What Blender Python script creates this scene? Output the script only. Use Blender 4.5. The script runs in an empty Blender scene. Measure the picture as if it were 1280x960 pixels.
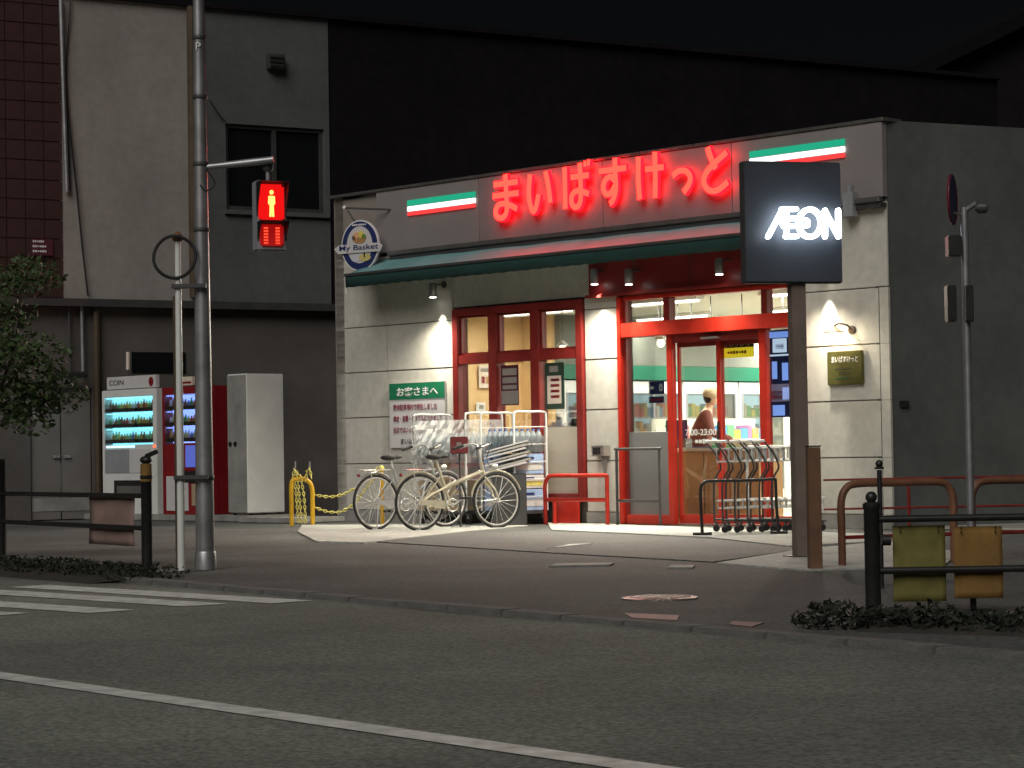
import bpy, bmesh, math, random
from mathutils import Vector, Matrix, noise
S = bpy.context.scene
COL = S.collection
random.seed(7)

# ------------------------------------------------------------------ camera, world, sun, exposure
W_, H_ = 1280., 960.
FPX, EYE, ROLL = 3000., 0.9, 0.016
PITCH = math.atan(87.7 / FPX)
FW = Vector((0, math.cos(PITCH), math.sin(PITCH)))
R0 = Vector((1, 0, 0)); U0 = Vector((0, -math.sin(PITCH), math.cos(PITCH)))
RT = R0 * math.cos(ROLL) - U0 * math.sin(ROLL)
UP = R0 * math.sin(ROLL) + U0 * math.cos(ROLL)
CP = Vector((0, 0, EYE))
cam = bpy.data.cameras.new('camera'); cam.sensor_width = 36.; cam.lens = 36. * FPX / W_
cam.clip_start = .1; cam.clip_end = 2000
co = bpy.data.objects.new('camera', cam); COL.objects.link(co)
M4 = Matrix.Identity(4)
for i in range(3):
    M4[i][0] = RT[i]; M4[i][1] = UP[i]; M4[i][2] = -FW[i]; M4[i][3] = CP[i]
co.matrix_world = M4
S.camera = co

SUN_EL, SUN_AZ = math.radians(40), math.radians(200)      # azimuth from +Y, clockwise: behind the camera, a little left
wd = bpy.data.worlds.new('World'); S.world = wd; wd.use_nodes = True
nt = wd.node_tree; nt.nodes.clear()
sky = nt.nodes.new('ShaderNodeTexSky'); sky.sky_type = 'NISHITA'; sky.sun_disc = False
sky.sun_elevation = SUN_EL; sky.sun_rotation = SUN_AZ
hs = nt.nodes.new('ShaderNodeHueSaturation'); hs.inputs['Saturation'].default_value = .45
bg = nt.nodes.new('ShaderNodeBackground'); bg.inputs[1].default_value = .0005
wo = nt.nodes.new('ShaderNodeOutputWorld')
nt.links.new(sky.outputs[0], hs.inputs['Color']); nt.links.new(hs.outputs[0], bg.inputs[0]); nt.links.new(bg.outputs[0], wo.inputs[0])
sl = bpy.data.lights.new('night_light', 'SUN'); sl.energy = 1.3; sl.angle = math.radians(40); sl.color = (1, .975, .92)
so = bpy.data.objects.new('night_light', sl); COL.objects.link(so)
sd = Vector((math.sin(SUN_AZ) * math.cos(SUN_EL), math.cos(SUN_AZ) * math.cos(SUN_EL), math.sin(SUN_EL)))
so.rotation_euler = sd.to_track_quat('Z', 'Y').to_euler()
S.view_settings.view_transform = 'Standard'; S.view_settings.look = 'None'
S.view_settings.exposure = .22; S.view_settings.gamma = 1
try:
    S.cycles.use_denoising = True
    S.cycles.max_bounces = 6; S.cycles.transparent_max_bounces = 12
    S.cycles.caustics_reflective = False; S.cycles.caustics_refractive = False
    S.cycles.sample_clamp_indirect = 4
except Exception: pass

# ------------------------------------------------------------------ measuring helpers: photo direction -> a place in the world
def ray(x, y): return FW + RT * ((x - 640) / FPX) - UP * ((y - 480) / FPX)
def g(x, y, z=0.):
    d = ray(x, y); return CP + d * ((z - EYE) / d.z)
def on_plane(x, y, p, n):
    d = ray(x, y); return CP + d * ((p - CP).dot(n) / d.dot(n))
TH = math.atan(2800 / FPX)
RD = Vector((math.sin(TH), -math.cos(TH), 0)); ND = Vector((math.cos(TH), math.sin(TH), 0))
ROT = math.atan2(RD.y, RD.x)
O = on_plane(423, 655, g(748, 656), ND); O.z = 0
def fac(x, y, off=0.):            # (along the shop front, height) at off metres in front of it
    q = on_plane(x, y, O - ND * off, ND) - O
    return q.dot(RD), q.z
def loc(s, d, z=0.): return O + RD * s + ND * d + Vector((0, 0, z))
def sd_of(p): q = p - O; return q.dot(RD), q.dot(ND)

# ------------------------------------------------------------------ materials
MATS = {}
def P(nm, col, rough=.6, metal=0., nscale=0., namt=.25, speck=0., sscale=30., bump=0., bscale=40., emis=None, estr=0., spec=.5, wear=None, coat=0.):
    m = bpy.data.materials.new(nm); m.use_nodes = True
    t = m.node_tree; b = t.nodes['Principled BSDF']
    b.inputs['Base Color'].default_value = (*col, 1); b.inputs['Roughness'].default_value = rough
    b.inputs['Metallic'].default_value = metal; b.inputs['Specular IOR Level'].default_value = spec
    if coat: b.inputs['Coat Weight'].default_value = coat
    tc = t.nodes.new('ShaderNodeTexCoord')
    if nscale:
        n = t.nodes.new('ShaderNodeTexNoise'); n.inputs['Scale'].default_value = nscale; n.inputs['Detail'].default_value = 8
        n.inputs['Roughness'].default_value = .65
        t.links.new(tc.outputs['Object'], n.inputs['Vector'])
        r = t.nodes.new('ShaderNodeValToRGB')
        r.color_ramp.elements[0].position = .3; r.color_ramp.elements[1].position = .72
        c2 = wear or tuple(max(0, c * (1 - namt)) for c in col)
        r.color_ramp.elements[0].color = (*c2, 1)
        r.color_ramp.elements[1].color = (*[min(1, c * (1 + namt * .5)) for c in col], 1)
        t.links.new(n.outputs['Fac'], r.inputs[0]); t.links.new(r.outputs[0], b.inputs['Base Color'])
        if speck:
            n3 = t.nodes.new('ShaderNodeTexNoise'); n3.inputs['Scale'].default_value = sscale; n3.inputs['Detail'].default_value = 3
            n4 = t.nodes.new('ShaderNodeTexNoise'); n4.inputs['Scale'].default_value = nscale*.22; n4.inputs['Detail'].default_value = 5; n4.inputs['Distortion'].default_value = 1.2
            for nn_, sp_n in ((n3, speck), (n4, speck*.8)):
                t.links.new(tc.outputs['Object'], nn_.inputs['Vector'])
                m1 = t.nodes.new('ShaderNodeMapRange'); m1.inputs[1].default_value = .32; m1.inputs[2].default_value = .68; m1.inputs[3].default_value = 1-sp_n; m1.inputs[4].default_value = 1+sp_n
                t.links.new(nn_.outputs['Fac'], m1.inputs[0])
                vm = t.nodes.new('ShaderNodeVectorMath'); vm.operation = 'SCALE'
                src = b.inputs['Base Color'].links[0].from_socket
                t.links.new(src, vm.inputs[0]); t.links.new(m1.outputs[0], vm.inputs['Scale']); t.links.new(vm.outputs[0], b.inputs['Base Color'])
        mr = t.nodes.new('ShaderNodeMapRange'); mr.inputs[3].default_value = max(.02, rough - .1); mr.inputs[4].default_value = min(1, rough + .12)
        t.links.new(n.outputs['Fac'], mr.inputs[0]); t.links.new(mr.outputs[0], b.inputs['Roughness'])
    if bump:
        n2 = t.nodes.new('ShaderNodeTexNoise'); n2.inputs['Scale'].default_value = bscale; n2.inputs['Detail'].default_value = 6
        t.links.new(tc.outputs['Object'], n2.inputs['Vector'])
        bp = t.nodes.new('ShaderNodeBump'); bp.inputs['Strength'].default_value = bump; bp.inputs['Distance'].default_value = .02
        t.links.new(n2.outputs['Fac'], bp.inputs['Height']); t.links.new(bp.outputs[0], b.inputs['Normal'])
    if emis:
        b.inputs['Emission Color'].default_value = (*emis, 1); b.inputs['Emission Strength'].default_value = estr
    return m
def EM(nm, col, st):
    m = bpy.data.materials.new(nm); m.use_nodes = True; t = m.node_tree; t.nodes.clear()
    e = t.nodes.new('ShaderNodeEmission'); e.inputs[0].default_value = (*col, 1); e.inputs[1].default_value = st
    o = t.nodes.new('ShaderNodeOutputMaterial'); t.links.new(e.outputs[0], o.inputs[0]); return m
def GLASS(nm, tint=(1, 1, 1), rough=.02, refl=.08, haze=0., hcol=(.8, .8, .78)):
    m = bpy.data.materials.new(nm); m.use_nodes = True; t = m.node_tree; t.nodes.clear()
    tr = t.nodes.new('ShaderNodeBsdfTransparent'); tr.inputs[0].default_value = (*tint, 1)
    gl = t.nodes.new('ShaderNodeBsdfGlossy'); gl.inputs['Roughness'].default_value = rough
    fr = t.nodes.new('ShaderNodeFresnel'); fr.inputs[0].default_value = 1.45
    mu = t.nodes.new('ShaderNodeMath'); mu.operation = 'MULTIPLY'; mu.inputs[1].default_value = refl / .08 * .7
    mx = t.nodes.new('ShaderNodeMixShader'); o = t.nodes.new('ShaderNodeOutputMaterial')
    t.links.new(fr.outputs[0], mu.inputs[0]); t.links.new(mu.outputs[0], mx.inputs[0])
    last = tr
    if haze:
        df = t.nodes.new('ShaderNodeBsdfTranslucent'); df.inputs[0].default_value = (*hcol, 1)
        d2 = t.nodes.new('ShaderNodeBsdfDiffuse'); d2.inputs[0].default_value = (*hcol, 1)
        a = t.nodes.new('ShaderNodeMixShader'); a.inputs[0].default_value = .35
        t.links.new(df.outputs[0], a.inputs[1]); t.links.new(d2.outputs[0], a.inputs[2])
        h = t.nodes.new('ShaderNodeMixShader'); h.inputs[0].default_value = haze
        t.links.new(tr.outputs[0], h.inputs[1]); t.links.new(a.outputs[0], h.inputs[2]); last = h
    t.links.new(last.outputs[0], mx.inputs[1]); t.links.new(gl.outputs[0], mx.inputs[2]); t.links.new(mx.outputs[0], o.inputs[0])
    return m

m_asph = P('road asphalt', (.175, .182, .160), .85, speck=.45, sscale=45, nscale=.6, namt=.3, bump=.5, bscale=60)
m_walk = P('pavement asphalt', (.098, .100, .095), .8, speck=.38, sscale=24, nscale=.9, namt=.4, bump=.5, bscale=50)
m_patch = P('forecourt asphalt', (.10, .10, .095), .75, speck=.38, sscale=24, nscale=1.4, namt=.35, bump=.6, bscale=55)
m_conc = P('concrete slab', (.46, .46, .42), .8, speck=.2, sscale=14, nscale=1.2, namt=.3, bump=.3, bscale=30)
m_kerb = P('kerb stone', (.15, .145, .135), .85, nscale=3, namt=.45, bump=.4)
m_paint = P('road paint', (.78, .79, .75), .6, nscale=9, wear=(.42, .42, .40), bump=.3)
m_faint = P('faded paint', (.24, .24, .22), .7, nscale=6, wear=(.12, .12, .11))
m_iron = P('cast iron', (.34, .30, .27), .35, .6, nscale=8, namt=.3, bump=.8, bscale=60)
m_wall = P('cladding panel', (.58, .555, .49), .8, speck=.07, sscale=9, nscale=2.0, namt=.12, bump=.15, bscale=70)
m_upper = P('upper render', (.30, .26, .23), .85, nscale=1.6, namt=.18, bump=.2, bscale=50)
m_fasc = P('fascia board', (.28, .25, .245), .45, nscale=1.2, namt=.12)
m_fasc_dim = P('dimmed fascia board', (.25, .215, .215), .45, nscale=1.2, namt=.12)  # middle boards toned down to deepen the red glow behind the letters
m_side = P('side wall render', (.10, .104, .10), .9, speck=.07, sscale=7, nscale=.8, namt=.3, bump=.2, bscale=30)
m_base = P('plinth concrete', (.30, .29, .27), .85, nscale=3, namt=.35)
m_gap = P('joint shadow gap', (.08, .07, .06), .9)
m_red = P('red painted aluminium', (.50, .028, .014), .38, nscale=4, namt=.25)
m_redd = P('dark red window frame', (.22, .02, .016), .4, nscale=4, namt=.25)
m_maroon = P('maroon header', (.26, .02, .018), .4, nscale=2, namt=.25)
m_teal = P('teal awning canvas', (.17, .37, .38), .5, nscale=3, namt=.2, bump=.2, bscale=90)
m_teald = P('dark green valance', (.007, .042, .038), .8, nscale=3, namt=.3)
m_alu = P('brushed aluminium', (.6, .58, .56), .3, .9, nscale=6, namt=.2)
m_chrome = P('chromed steel', (.82, .81, .77), .25, .5, nscale=9, namt=.15)
m_white = P('white enamel', (.75, .75, .72), .35, nscale=2, namt=.12)
m_white2 = P('white plastic', (.8, .8, .8), .5)
m_black = P('black paint', (.02, .02, .02), .4, nscale=6, namt=.4)
m_blackm = P('black rubber', (.018, .018, .018), .8)
m_dark = P('dark sign face', (.055, .062, .078), .55, nscale=2, namt=.2)
m_darkg = P('dark grey metal', (.06, .06, .06), .5, nscale=4, namt=.3)
m_galv = P('galvanised steel', (.40, .40, .41), .42, .7, nscale=4, namt=.3)
m_brownp = P('brown painted post', (.17, .085, .045), .6, nscale=5, namt=.35)
m_brownd = P('dark brown rust pipe', (.09, .06, .035), .8, nscale=3, namt=.4)
m_orange = P('faded orange pipe', (.20, .085, .045), .5, nscale=5, namt=.3)
m_yel = P('yellow pipe', (.75, .42, .02), .4, nscale=5, namt=.25)
m_yelc = P('yellow chain plastic', (.72, .62, .16), .5, nscale=20, namt=.3)
m_yelb = P('yellow mesh board', (.17, .15, .035), .8, nscale=8, namt=.35)
m_orb = P('orange board', (.24, .13, .03), .8, nscale=6, namt=.35)
m_pinkb = P('pinkish board', (.30, .20, .17), .8, nscale=4, namt=.25)
m_beige_lit = P('street-lit beige render', (.33, .30, .278), .9, speck=.07, sscale=7, nscale=.9, namt=.18, bump=.2, bscale=25)  # lighter tone paints the street-lit left part of the rear wall
m_grey_dim = P('dimmed grey render', (.115, .118, .122), .9, speck=.08, sscale=7, nscale=.7, namt=.25, bump=.2, bscale=25)  # same wall toned darker where the street light weakens
m_greyd = P('lower grey wall', (.125, .11, .10), .9, nscale=.8, namt=.35, bump=.2, bscale=25)
m_brick = P('dark red tile', (.055, .021, .019), .7, nscale=3, namt=.4)
m_door = P('grey steel door', (.20, .18, .165), .6, nscale=2, namt=.2)
m_winb = P('black glass', (.01, .011, .013), .12, nscale=1.5, namt=.2)
m_tan = P('tan interior wall', (.74, .50, .25), .7, nscale=1.5, namt=.1)
m_cream = P('cream ceiling', (.72, .70, .6), .8)
m_green = P('green interior band', (.008, .13, .075), .5)
m_greyi = P('grey soffit', (.17, .175, .15), .7, nscale=2, namt=.2)
m_floor = P('shop floor', (.5, .48, .42), .3)
m_wood = P('counter wood', (.48, .27, .11), .5, nscale=3, namt=.3)
m_card = P('cardboard', (.42, .31, .19), .8, nscale=5, namt=.2)
m_blue = P('blue print', (.08, .16, .45), .5)
m_paleb = P('pale blue carton', (.35, .48, .72), .5, nscale=6, namt=.25)
m_navy = P('navy enamel', (.02, .03, .12), .4)
m_signw = P('sign board white', (.62, .60, .60), .5, nscale=4, namt=.08)
m_gsign = P('sign header green', (.01, .17, .08), .5)
m_txtr = P('dark red lettering', (.20, .02, .05), .6)
m_txtk = P('black lettering', (.03, .03, .03), .6)
m_txtw = P('white lettering', (.8, .8, .78), .5)
m_brass = P('brass plaque', (.22, .21, .07), .35, .6, nscale=5, namt=.35)
m_redm = P('red vending paint', (.24, .012, .016), .35, nscale=2, namt=.2)
m_vgrey = P('vending panel grey', (.30, .31, .33), .5, nscale=3, namt=.2)
m_frame1 = P('silver bicycle paint', (.40, .41, .42), .3, .5, nscale=8, namt=.15)
m_frame2 = P('champagne bicycle paint', (.62, .57, .44), .3, .4, nscale=8, namt=.15)
m_skin = P('skin', (.55, .33, .22), .6)
m_hair = P('black hair', (.012, .01, .01), .6)
m_leaf = P('leaves', (.05, .085, .022), .6, nscale=1.3, namt=.6)
m_leafd = P('dark hedge leaves', (.018, .022, .012), .8, nscale=2, namt=.5)
m_bark = P('bark', (.09, .075, .06), .9, nscale=9, namt=.4, bump=.8)
m_soil = P('soil', (.04, .035, .028), .95, nscale=4, namt=.4, bump=1, bscale=20)
m_farb = P('night-dimmed render', (.012, .010, .0125), .95, spec=.1, speck=.15, sscale=5, nscale=.6, namt=.3)  # near-black tone stands in for fading street light on the rear wall
m_brownd2 = P('dark tile joint', (.035, .018, .016), .9)
m_roof = P('dark roof', (.007, .0065, .007), .9, spec=.08, nscale=.8, namt=.3)
m_glass = GLASS('shop window glass', (.97, .98, .96))
m_frost = GLASS('frosted film glass', (.8, .8, .78), rough=.4, haze=.82, hcol=(.60, .56, .50))
m_frostg = GLASS('grey film glass', (.6, .6, .6), rough=.4, haze=.8, hcol=(.30, .30, .30))
m_wrap = GLASS('clear shrink wrap', (.9, .92, .93), rough=.12, refl=.12, haze=.45, hcol=(.95, .95, .95))
m_pet = GLASS('clear bottle plastic', (.85, .92, .95), rough=.08, refl=.09, haze=.6, hcol=(.88, .94, .97))
m_wrap2 = GLASS('thin pack film', (.95, .96, .97), rough=.1, refl=.08, haze=.12, hcol=(.9, .9, .9))
e_face = EM('red sign letter face', (1, .0066, .0042), 22)
e_side = EM('red sign letter side', (1, .003, .008), 6.5)
e_aeon = EM('white logo light', (.78, .90, 1), 6)
e_wst = EM('white stripe light', (1, 1, 1), 1.6)
e_gst = EM('green stripe light', (.02, .42, .24), .85)
e_rst = EM('red stripe light', (1, .06, .06), .95)
e_lens = EM('lamp lens', (1, .96, .85), 8)
e_bulb = EM('warm bulb', (1, .86, .6), 10)
e_tube = EM('ceiling tube', (1, .95, .82), 9)
e_fr = EM('fridge light', (.60, .88, 1), 1.8)
e_v1 = EM('vending light cyan', (.22, .74, .95), 3.0)
e_v1b = EM('vending tube light', (.3, .85, 1), 3.2)
e_v2 = EM('vending light blue', (.22, .34, .98), 3.5)
e_v2p = EM('vending blue panel', (.16, .22, .85), .5)
e_sig = EM('signal red lamp', (1, .008, .008), .78)
e_man = EM('signal figure', (1, .62, .14), 1.6)
e_bar = EM('signal bars', (1, .07, .03), 1.2)
e_btn = EM('red button lamp', (1, .12, .05), 2)

# ------------------------------------------------------------------ mesh builder
class MB:
    def __init__(s): s.v = []; s.f = []; s.sm = []
    def add(s, vs, fs, smooth=False):
        n = len(s.v); s.v += [tuple(v) for v in vs]
        for f in fs: s.f.append(tuple(i + n for i in f)); s.sm.append(smooth)
        return s
    def box(s, x0, x1, y0, y1, z0, z1, ch=0.):
        if ch <= 0:
            return s.add([(x0,y0,z0),(x1,y0,z0),(x1,y1,z0),(x0,y1,z0),(x0,y0,z1),(x1,y0,z1),(x1,y1,z1),(x0,y1,z1)],
                  [(0,3,2,1),(4,5,6,7),(0,1,5,4),(1,2,6,5),(2,3,7,6),(3,0,4,7)])
        b = bmesh.new(); bmesh.ops.create_cube(b, size=1)
        for v in b.verts: v.co = ((x0+x1)/2 + v.co.x*(x1-x0), (y0+y1)/2 + v.co.y*(y1-y0), (z0+z1)/2 + v.co.z*(z1-z0))
        bmesh.ops.bevel(b, geom=b.edges[:], offset=ch, segments=2, affect='EDGES')
        return s.frombm(b)
    def frombm(s, b, smooth=False):
        b.verts.index_update()
        s.add([v.co[:] for v in b.verts], [tuple(v.index for v in f.verts) for f in b.faces], smooth); b.free(); return s
    def prism(s, pts, y0, y1):             # polygon in x,z extruded along y (pts counter-clockwise seen from -y)
        n = len(pts); vs = [(x, y0, z) for x, z in pts] + [(x, y1, z) for x, z in pts]
        return s.add(vs, [tuple(range(n)), tuple(range(2*n-1, n-1, -1))] + [(i, i+n, (i+1) % n+n, (i+1) % n) for i in range(n)])
    def slab(s, pts, z0, z1):              # polygon in x,y extruded along z
        n = len(pts); vs = [(p[0], p[1], z1) for p in pts] + [(p[0], p[1], z0) for p in pts]
        return s.add(vs, [tuple(range(n)), tuple(range(2*n-1, n-1, -1))] + [(i, i+n, (i+1) % n+n, (i+1) % n) for i in range(n)])
    def tube(s, pts, r, n=8, closed=False, cap=True):
        pts = [Vector(p) for p in pts]; N = len(pts); rs = r if isinstance(r, (list, tuple)) else [r]*N
        ref = None; rings = []
        for i, p in enumerate(pts):
            a = pts[i-1] if (i or closed) else p; b = pts[(i+1) % N] if (i < N-1 or closed) else p
            d = (b - a).normalized()
            if ref is None: ref = Vector((0,0,1)) if abs(d.z) < .9 else Vector((1,0,0))
            u = (ref - d*ref.dot(d))
            if u.length < 1e-5: u = Vector((1,0,0)) - d*d.x
            u.normalize(); w = d.cross(u); ref = u
            rings.append([p + (u*math.cos(2*math.pi*k/n) + w*math.sin(2*math.pi*k/n))*rs[i] for k in range(n)])
        vs = [v for R in rings for v in R]; fs = []
        for i in range(N if closed else N-1):
            j = (i+1) % N
            for k in range(n): fs.append((i*n+k, i*n+(k+1) % n, j*n+(k+1) % n, j*n+k))
        s.add(vs, fs, True)
        if cap and not closed:
            s.add(rings[0], [tuple(range(n-1, -1, -1))]); s.add(rings[-1], [tuple(range(n))])
        return s
    def lathe(s, prof, c=(0,0,0), n=16, axis='z'):   # prof: (radius, height)
        vs = []; fs = []
        for r, h in prof:
            for k in range(n):
                a = 2*math.pi*k/n; x, y = r*math.cos(a), r*math.sin(a)
                vs.append((c[0]+x, c[1]+y, c[2]+h) if axis == 'z' else ((c[0]+x, c[1]-h, c[2]+y) if axis == 'y' else (c[0]+h, c[1]+x, c[2]+y)))
        for i in range(len(prof)-1):
            for k in range(n): fs.append((i*n+k, i*n+(k+1) % n, (i+1)*n+(k+1) % n, (i+1)*n+k))
        fs.append(tuple(range(n-1, -1, -1))); m = (len(prof)-1)*n; fs.append(tuple(range(m, m+n)))
        return s.add(vs, fs, True)
    def ball(s, c, r, sx=1, sy=1, sz=1, u=12, v=8):
        b = bmesh.new(); bmesh.ops.create_uvsphere(b, u_segments=u, v_segments=v, radius=1)
        for q in b.verts: q.co = (c[0]+q.co.x*r*sx, c[1]+q.co.y*r*sy, c[2]+q.co.z*r*sz)
        return s.frombm(b, True)
    def build(s, name, mat, parent=None, label=None, kind=None, auto=True):
        me = bpy.data.meshes.new(name); me.from_pydata(s.v, [], s.f)
        for m in (mat if isinstance(mat, (list, tuple)) else [mat]): me.materials.append(m)
        me.polygons.foreach_set('use_smooth', s.sm)
        b = bmesh.new(); b.from_mesh(me); bmesh.ops.recalc_face_normals(b, faces=b.faces[:]); b.to_mesh(me); b.free()
        if any(s.sm):
            try: me.set_sharp_from_angle(angle=math.radians(50))
            except Exception: pass
        o = bpy.data.objects.new(name, me); COL.objects.link(o)
        if parent: o.parent = parent
        if label: o['label'] = label
        if kind: o['kind'] = kind
        return o
def thing(name, label, cat, p=(0,0,0), rz=0., group=None):
    o = bpy.data.objects.new(name, None); COL.objects.link(o); o.empty_display_size = .2
    o.location = p; o.rotation_euler = (0, 0, rz); o['label'] = label; o['category'] = cat
    if group: o['group'] = group
    return o
def tag(o, label, cat, group=None):
    o['label'] = label; o['category'] = cat
    if group: o['group'] = group
    return o
def dup(root, p=None, rz=None, label=None):
    r = root.copy(); COL.objects.link(r)
    if p is not None: r.location = p
    if rz is not None: r.rotation_euler = (0, 0, rz)
    if label: r['label'] = label
    for ch in list(root.children):
        c = ch.copy(); COL.objects.link(c); c.parent = r
        for q in list(ch.children):
            d = q.copy(); COL.objects.link(d); d.parent = c
    return r
def smooth(pts, k=5, closed=False):
    pts = [Vector(p) if len(p) == 3 else Vector((p[0], p[1], 0)) for p in pts]; n = len(pts); out = []
    for i in range(n if closed else n-1):
        a = pts[(i-1) % n] if (closed or i) else pts[0]; b = pts[i]; c = pts[(i+1) % n]; d = pts[(i+2) % n] if (closed or i < n-2) else pts[-1]
        for j in range(k):
            t = j/k; out.append(.5*((2*b) + (c-a)*t + (2*a-5*b+4*c-d)*t*t + (3*b-a-3*c+d)*t**3))
    if not closed: out.append(pts[-1])
    return out
def ribbon(mb, pts, w, y0, y1, k=6, rnd=False):    # flat stroke in x,z with thickness along y
    pp = smooth(pts, k) if len(pts) > 2 else [Vector((p[0], p[1], 0)) for p in pts]
    L, R = [], []
    for i, p in enumerate(pp):
        a = pp[max(0, i-1)]; b = pp[min(len(pp)-1, i+1)]; d = (b-a).normalized(); n = Vector((-d.y, d.x, 0))*w/2
        L.append(p+n); R.append(p-n)
    if rnd:
        def capc(c, d0):
            return [c + Vector((math.cos(d0+t), math.sin(d0+t), 0))*w/2 for t in [math.pi*(j+1)/7 for j in range(6)]]
        a0 = math.atan2(*(pp[0]-pp[1]).yx) - math.pi/2; a1 = math.atan2(*(pp[-1]-pp[-2]).yx) - math.pi/2
        c0 = capc(pp[0], a0); c1 = capc(pp[-1], a1)
        for cc, c in ((c0, pp[0]), (c1, pp[-1])):
            pl = ([L[0]] + cc[::-1] + [R[0]]) if cc is c0 else ([R[-1]] + cc[::-1] + [L[-1]])
            mb.prism([(q.x, q.y) for q in [c] + pl], y0, y1)
    n = len(pp)
    vs = [(q.x, y0, q.y) for q in L] + [(q.x, y0, q.y) for q in R] + [(q.x, y1, q.y) for q in L] + [(q.x, y1, q.y) for q in R]
    fs = []
    for i in range(n-1):
        fs += [(i, i+1, n+i+1, n+i), (2*n+i, 3*n+i, 3*n+i+1, 2*n+i+1), (i, 2*n+i, 2*n+i+1, i+1), (n+i, n+i+1, 3*n+i+1, 3*n+i)]
    fs += [(0, n, 3*n, 2*n), (n-1, 3*n-1, 4*n-1, 2*n-1)]
    mb.add(vs, fs)
def text(s, name, mat, parent, x0, x1, z0, z1, y, depth=.004, bold=0., center=True, label=None):
    """lettering in the x,z plane facing -y, filling the box (x0..x1, z0..z1)"""
    c = bpy.data.curves.new(name, 'FONT'); c.body = s; c.extrude = .02; c.offset = bold; c.resolution_u = 3
    o = bpy.data.objects.new('tmp', c); COL.objects.link(o)
    bpy.context.view_layer.update()
    me = bpy.data.meshes.new_from_object(o.evaluated_get(bpy.context.evaluated_depsgraph_get()))
    bpy.data.objects.remove(o); bpy.data.curves.remove(c)
    xs = [v.co.x for v in me.vertices]; ys = [v.co.y for v in me.vertices]
    if not xs: return None
    a, b, e, f = min(xs), max(xs), min(ys), max(ys)
    for v in me.vertices:
        u, w, t = v.co
        v.co = (x0 + (u-a)/(b-a)*(x1-x0), y - (t/.02*.5+.5)*depth, z0 + (w-e)/(f-e)*(z1-z0))
    me.materials.clear(); me.materials.append(mat); me.name = name
    q = bpy.data.objects.new(name, me); COL.objects.link(q); q.parent = parent
    if label: q['label'] = label
    return q
def marks(mat, parent, x0, x1, z0, z1, y, n=6, name='print'):
    w = (x1-x0)/n
    for i in range(n):
        f = .45 + .4*abs(math.sin(i*2.3+x0*7)); box_obj(name, mat, parent, x0+i*w, x0+i*w+w*.72, y-.003, y-.0005, z0+(z1-z0)*(.5-f/2), z0+(z1-z0)*(.5+f/2))
def box_obj(name, mat, parent, *a, ch=0., label=None, kind=None): return MB().box(*a, ch=ch).build(name, mat, parent, label, kind)

# ------------------------------------------------------------------ ground
def gpoly(name, px, z0, z1, mat, label=None):
    pts = [g(x, y, z1) for x, y in px]
    ar = sum(pts[i].x*pts[(i+1) % len(pts)].y - pts[(i+1) % len(pts)].x*pts[i].y for i in range(len(pts)))
    if ar < 0: pts.reverse()
    o = MB().slab([(p.x, p.y) for p in pts], z0, z1).build(name, mat); o['kind'] = 'structure'; return o
gr = MB()
nx = 60
gr.add([(-900, -300, -.03), (900, -300, -.03), (900, 1500, -.03), (-900, 1500, -.03)], [(0, 1, 2, 3)])
o = gr.build('road', m_asph); o['kind'] = 'structure'
# kerb line, parallel to the shop front roughly: from the kerb points measured
kA = g(370, 738); kB = g(1025, 792); kd = (kB - kA).normalized(); kn = Vector((-kd.y, kd.x, 0))
if kn.y < 0: kn = -kn
far = kA - kd*60; near = kB + kd*9
wp = [far, near, near + kn*60, far + kn*60]
MB().slab([(p.x, p.y) for p in wp], -.09, -.004).build('pavement', m_walk)['kind'] = 'structure'
# gutter stones along the kerb line, piece by piece
gut = bpy.data.objects.new('kerb', None); COL.objects.link(gut); gut['kind'] = 'structure'; gut['label'] = 'low kerb of separate stones between road and pavement'
stone = None
a0 = math.atan2(kd.y, kd.x); L = (near - far).length; k = 0
t = 40.
while t < L:
    p = far + kd*t
    if stone is None:
        b = MB().box(.004, .596, -.15, -.0, -.10, 0.004, ch=.008); stone = b.build('kerb_stone', m_kerb, gut)
        q = stone
    else:
        q = stone.copy(); COL.objects.link(q)
    q.location = p + Vector((0, 0, random.uniform(-.006, .004))); q.rotation_euler = (0, 0, a0 + random.uniform(-.004, .004)); t += .6
# shop forecourt
gpoly('forecourt_asphalt', [(392, 672), (640, 655), (700, 655), (892, 668), (1003, 686), (892, 702), (680, 690)], -.02, .006, m_patch)
gpoly('forecourt_concrete', [(372, 664), (378, 656), (640, 654.5), (660, 657), (590, 663), (455, 678), (395, 676)], -.02, .012, m_conc)
gpoly('doorstep_concrete', [(684, 653), (770, 655), (1108, 668), (1108, 676), (985, 682), (884, 671), (690, 662)], -.02, .018, m_conc)
gpoly('corner_concrete', [(897, 703), (1003, 686), (1110, 676), (1200, 690), (1180, 706), (1005, 712)], -.02, .010, m_conc)
# white wear marks on the forecourt
for pl in ([(683, 686), (693, 684), (741, 679), (712, 680)], [(686, 707), (696, 704), (768, 703), (762, 705.5)], [(834, 709), (840, 706), (869, 706), (866, 709)]):
    gpoly('painted_mark', pl, -.01, .012, m_paint if pl[0][0] == 683 else m_faint)
for pl in ([(780, 766), (850, 769), (846, 775), (790, 772)], [(915, 776), (955, 778), (940, 783), (912, 780)]):
    gpoly('sign_glow_patch', pl, -.01, .001, P('painted sign glow', (.19, .12, .11), .6, nscale=5, namt=.4))  # reddish patches paint the red sign's glow onto the pavement
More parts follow.
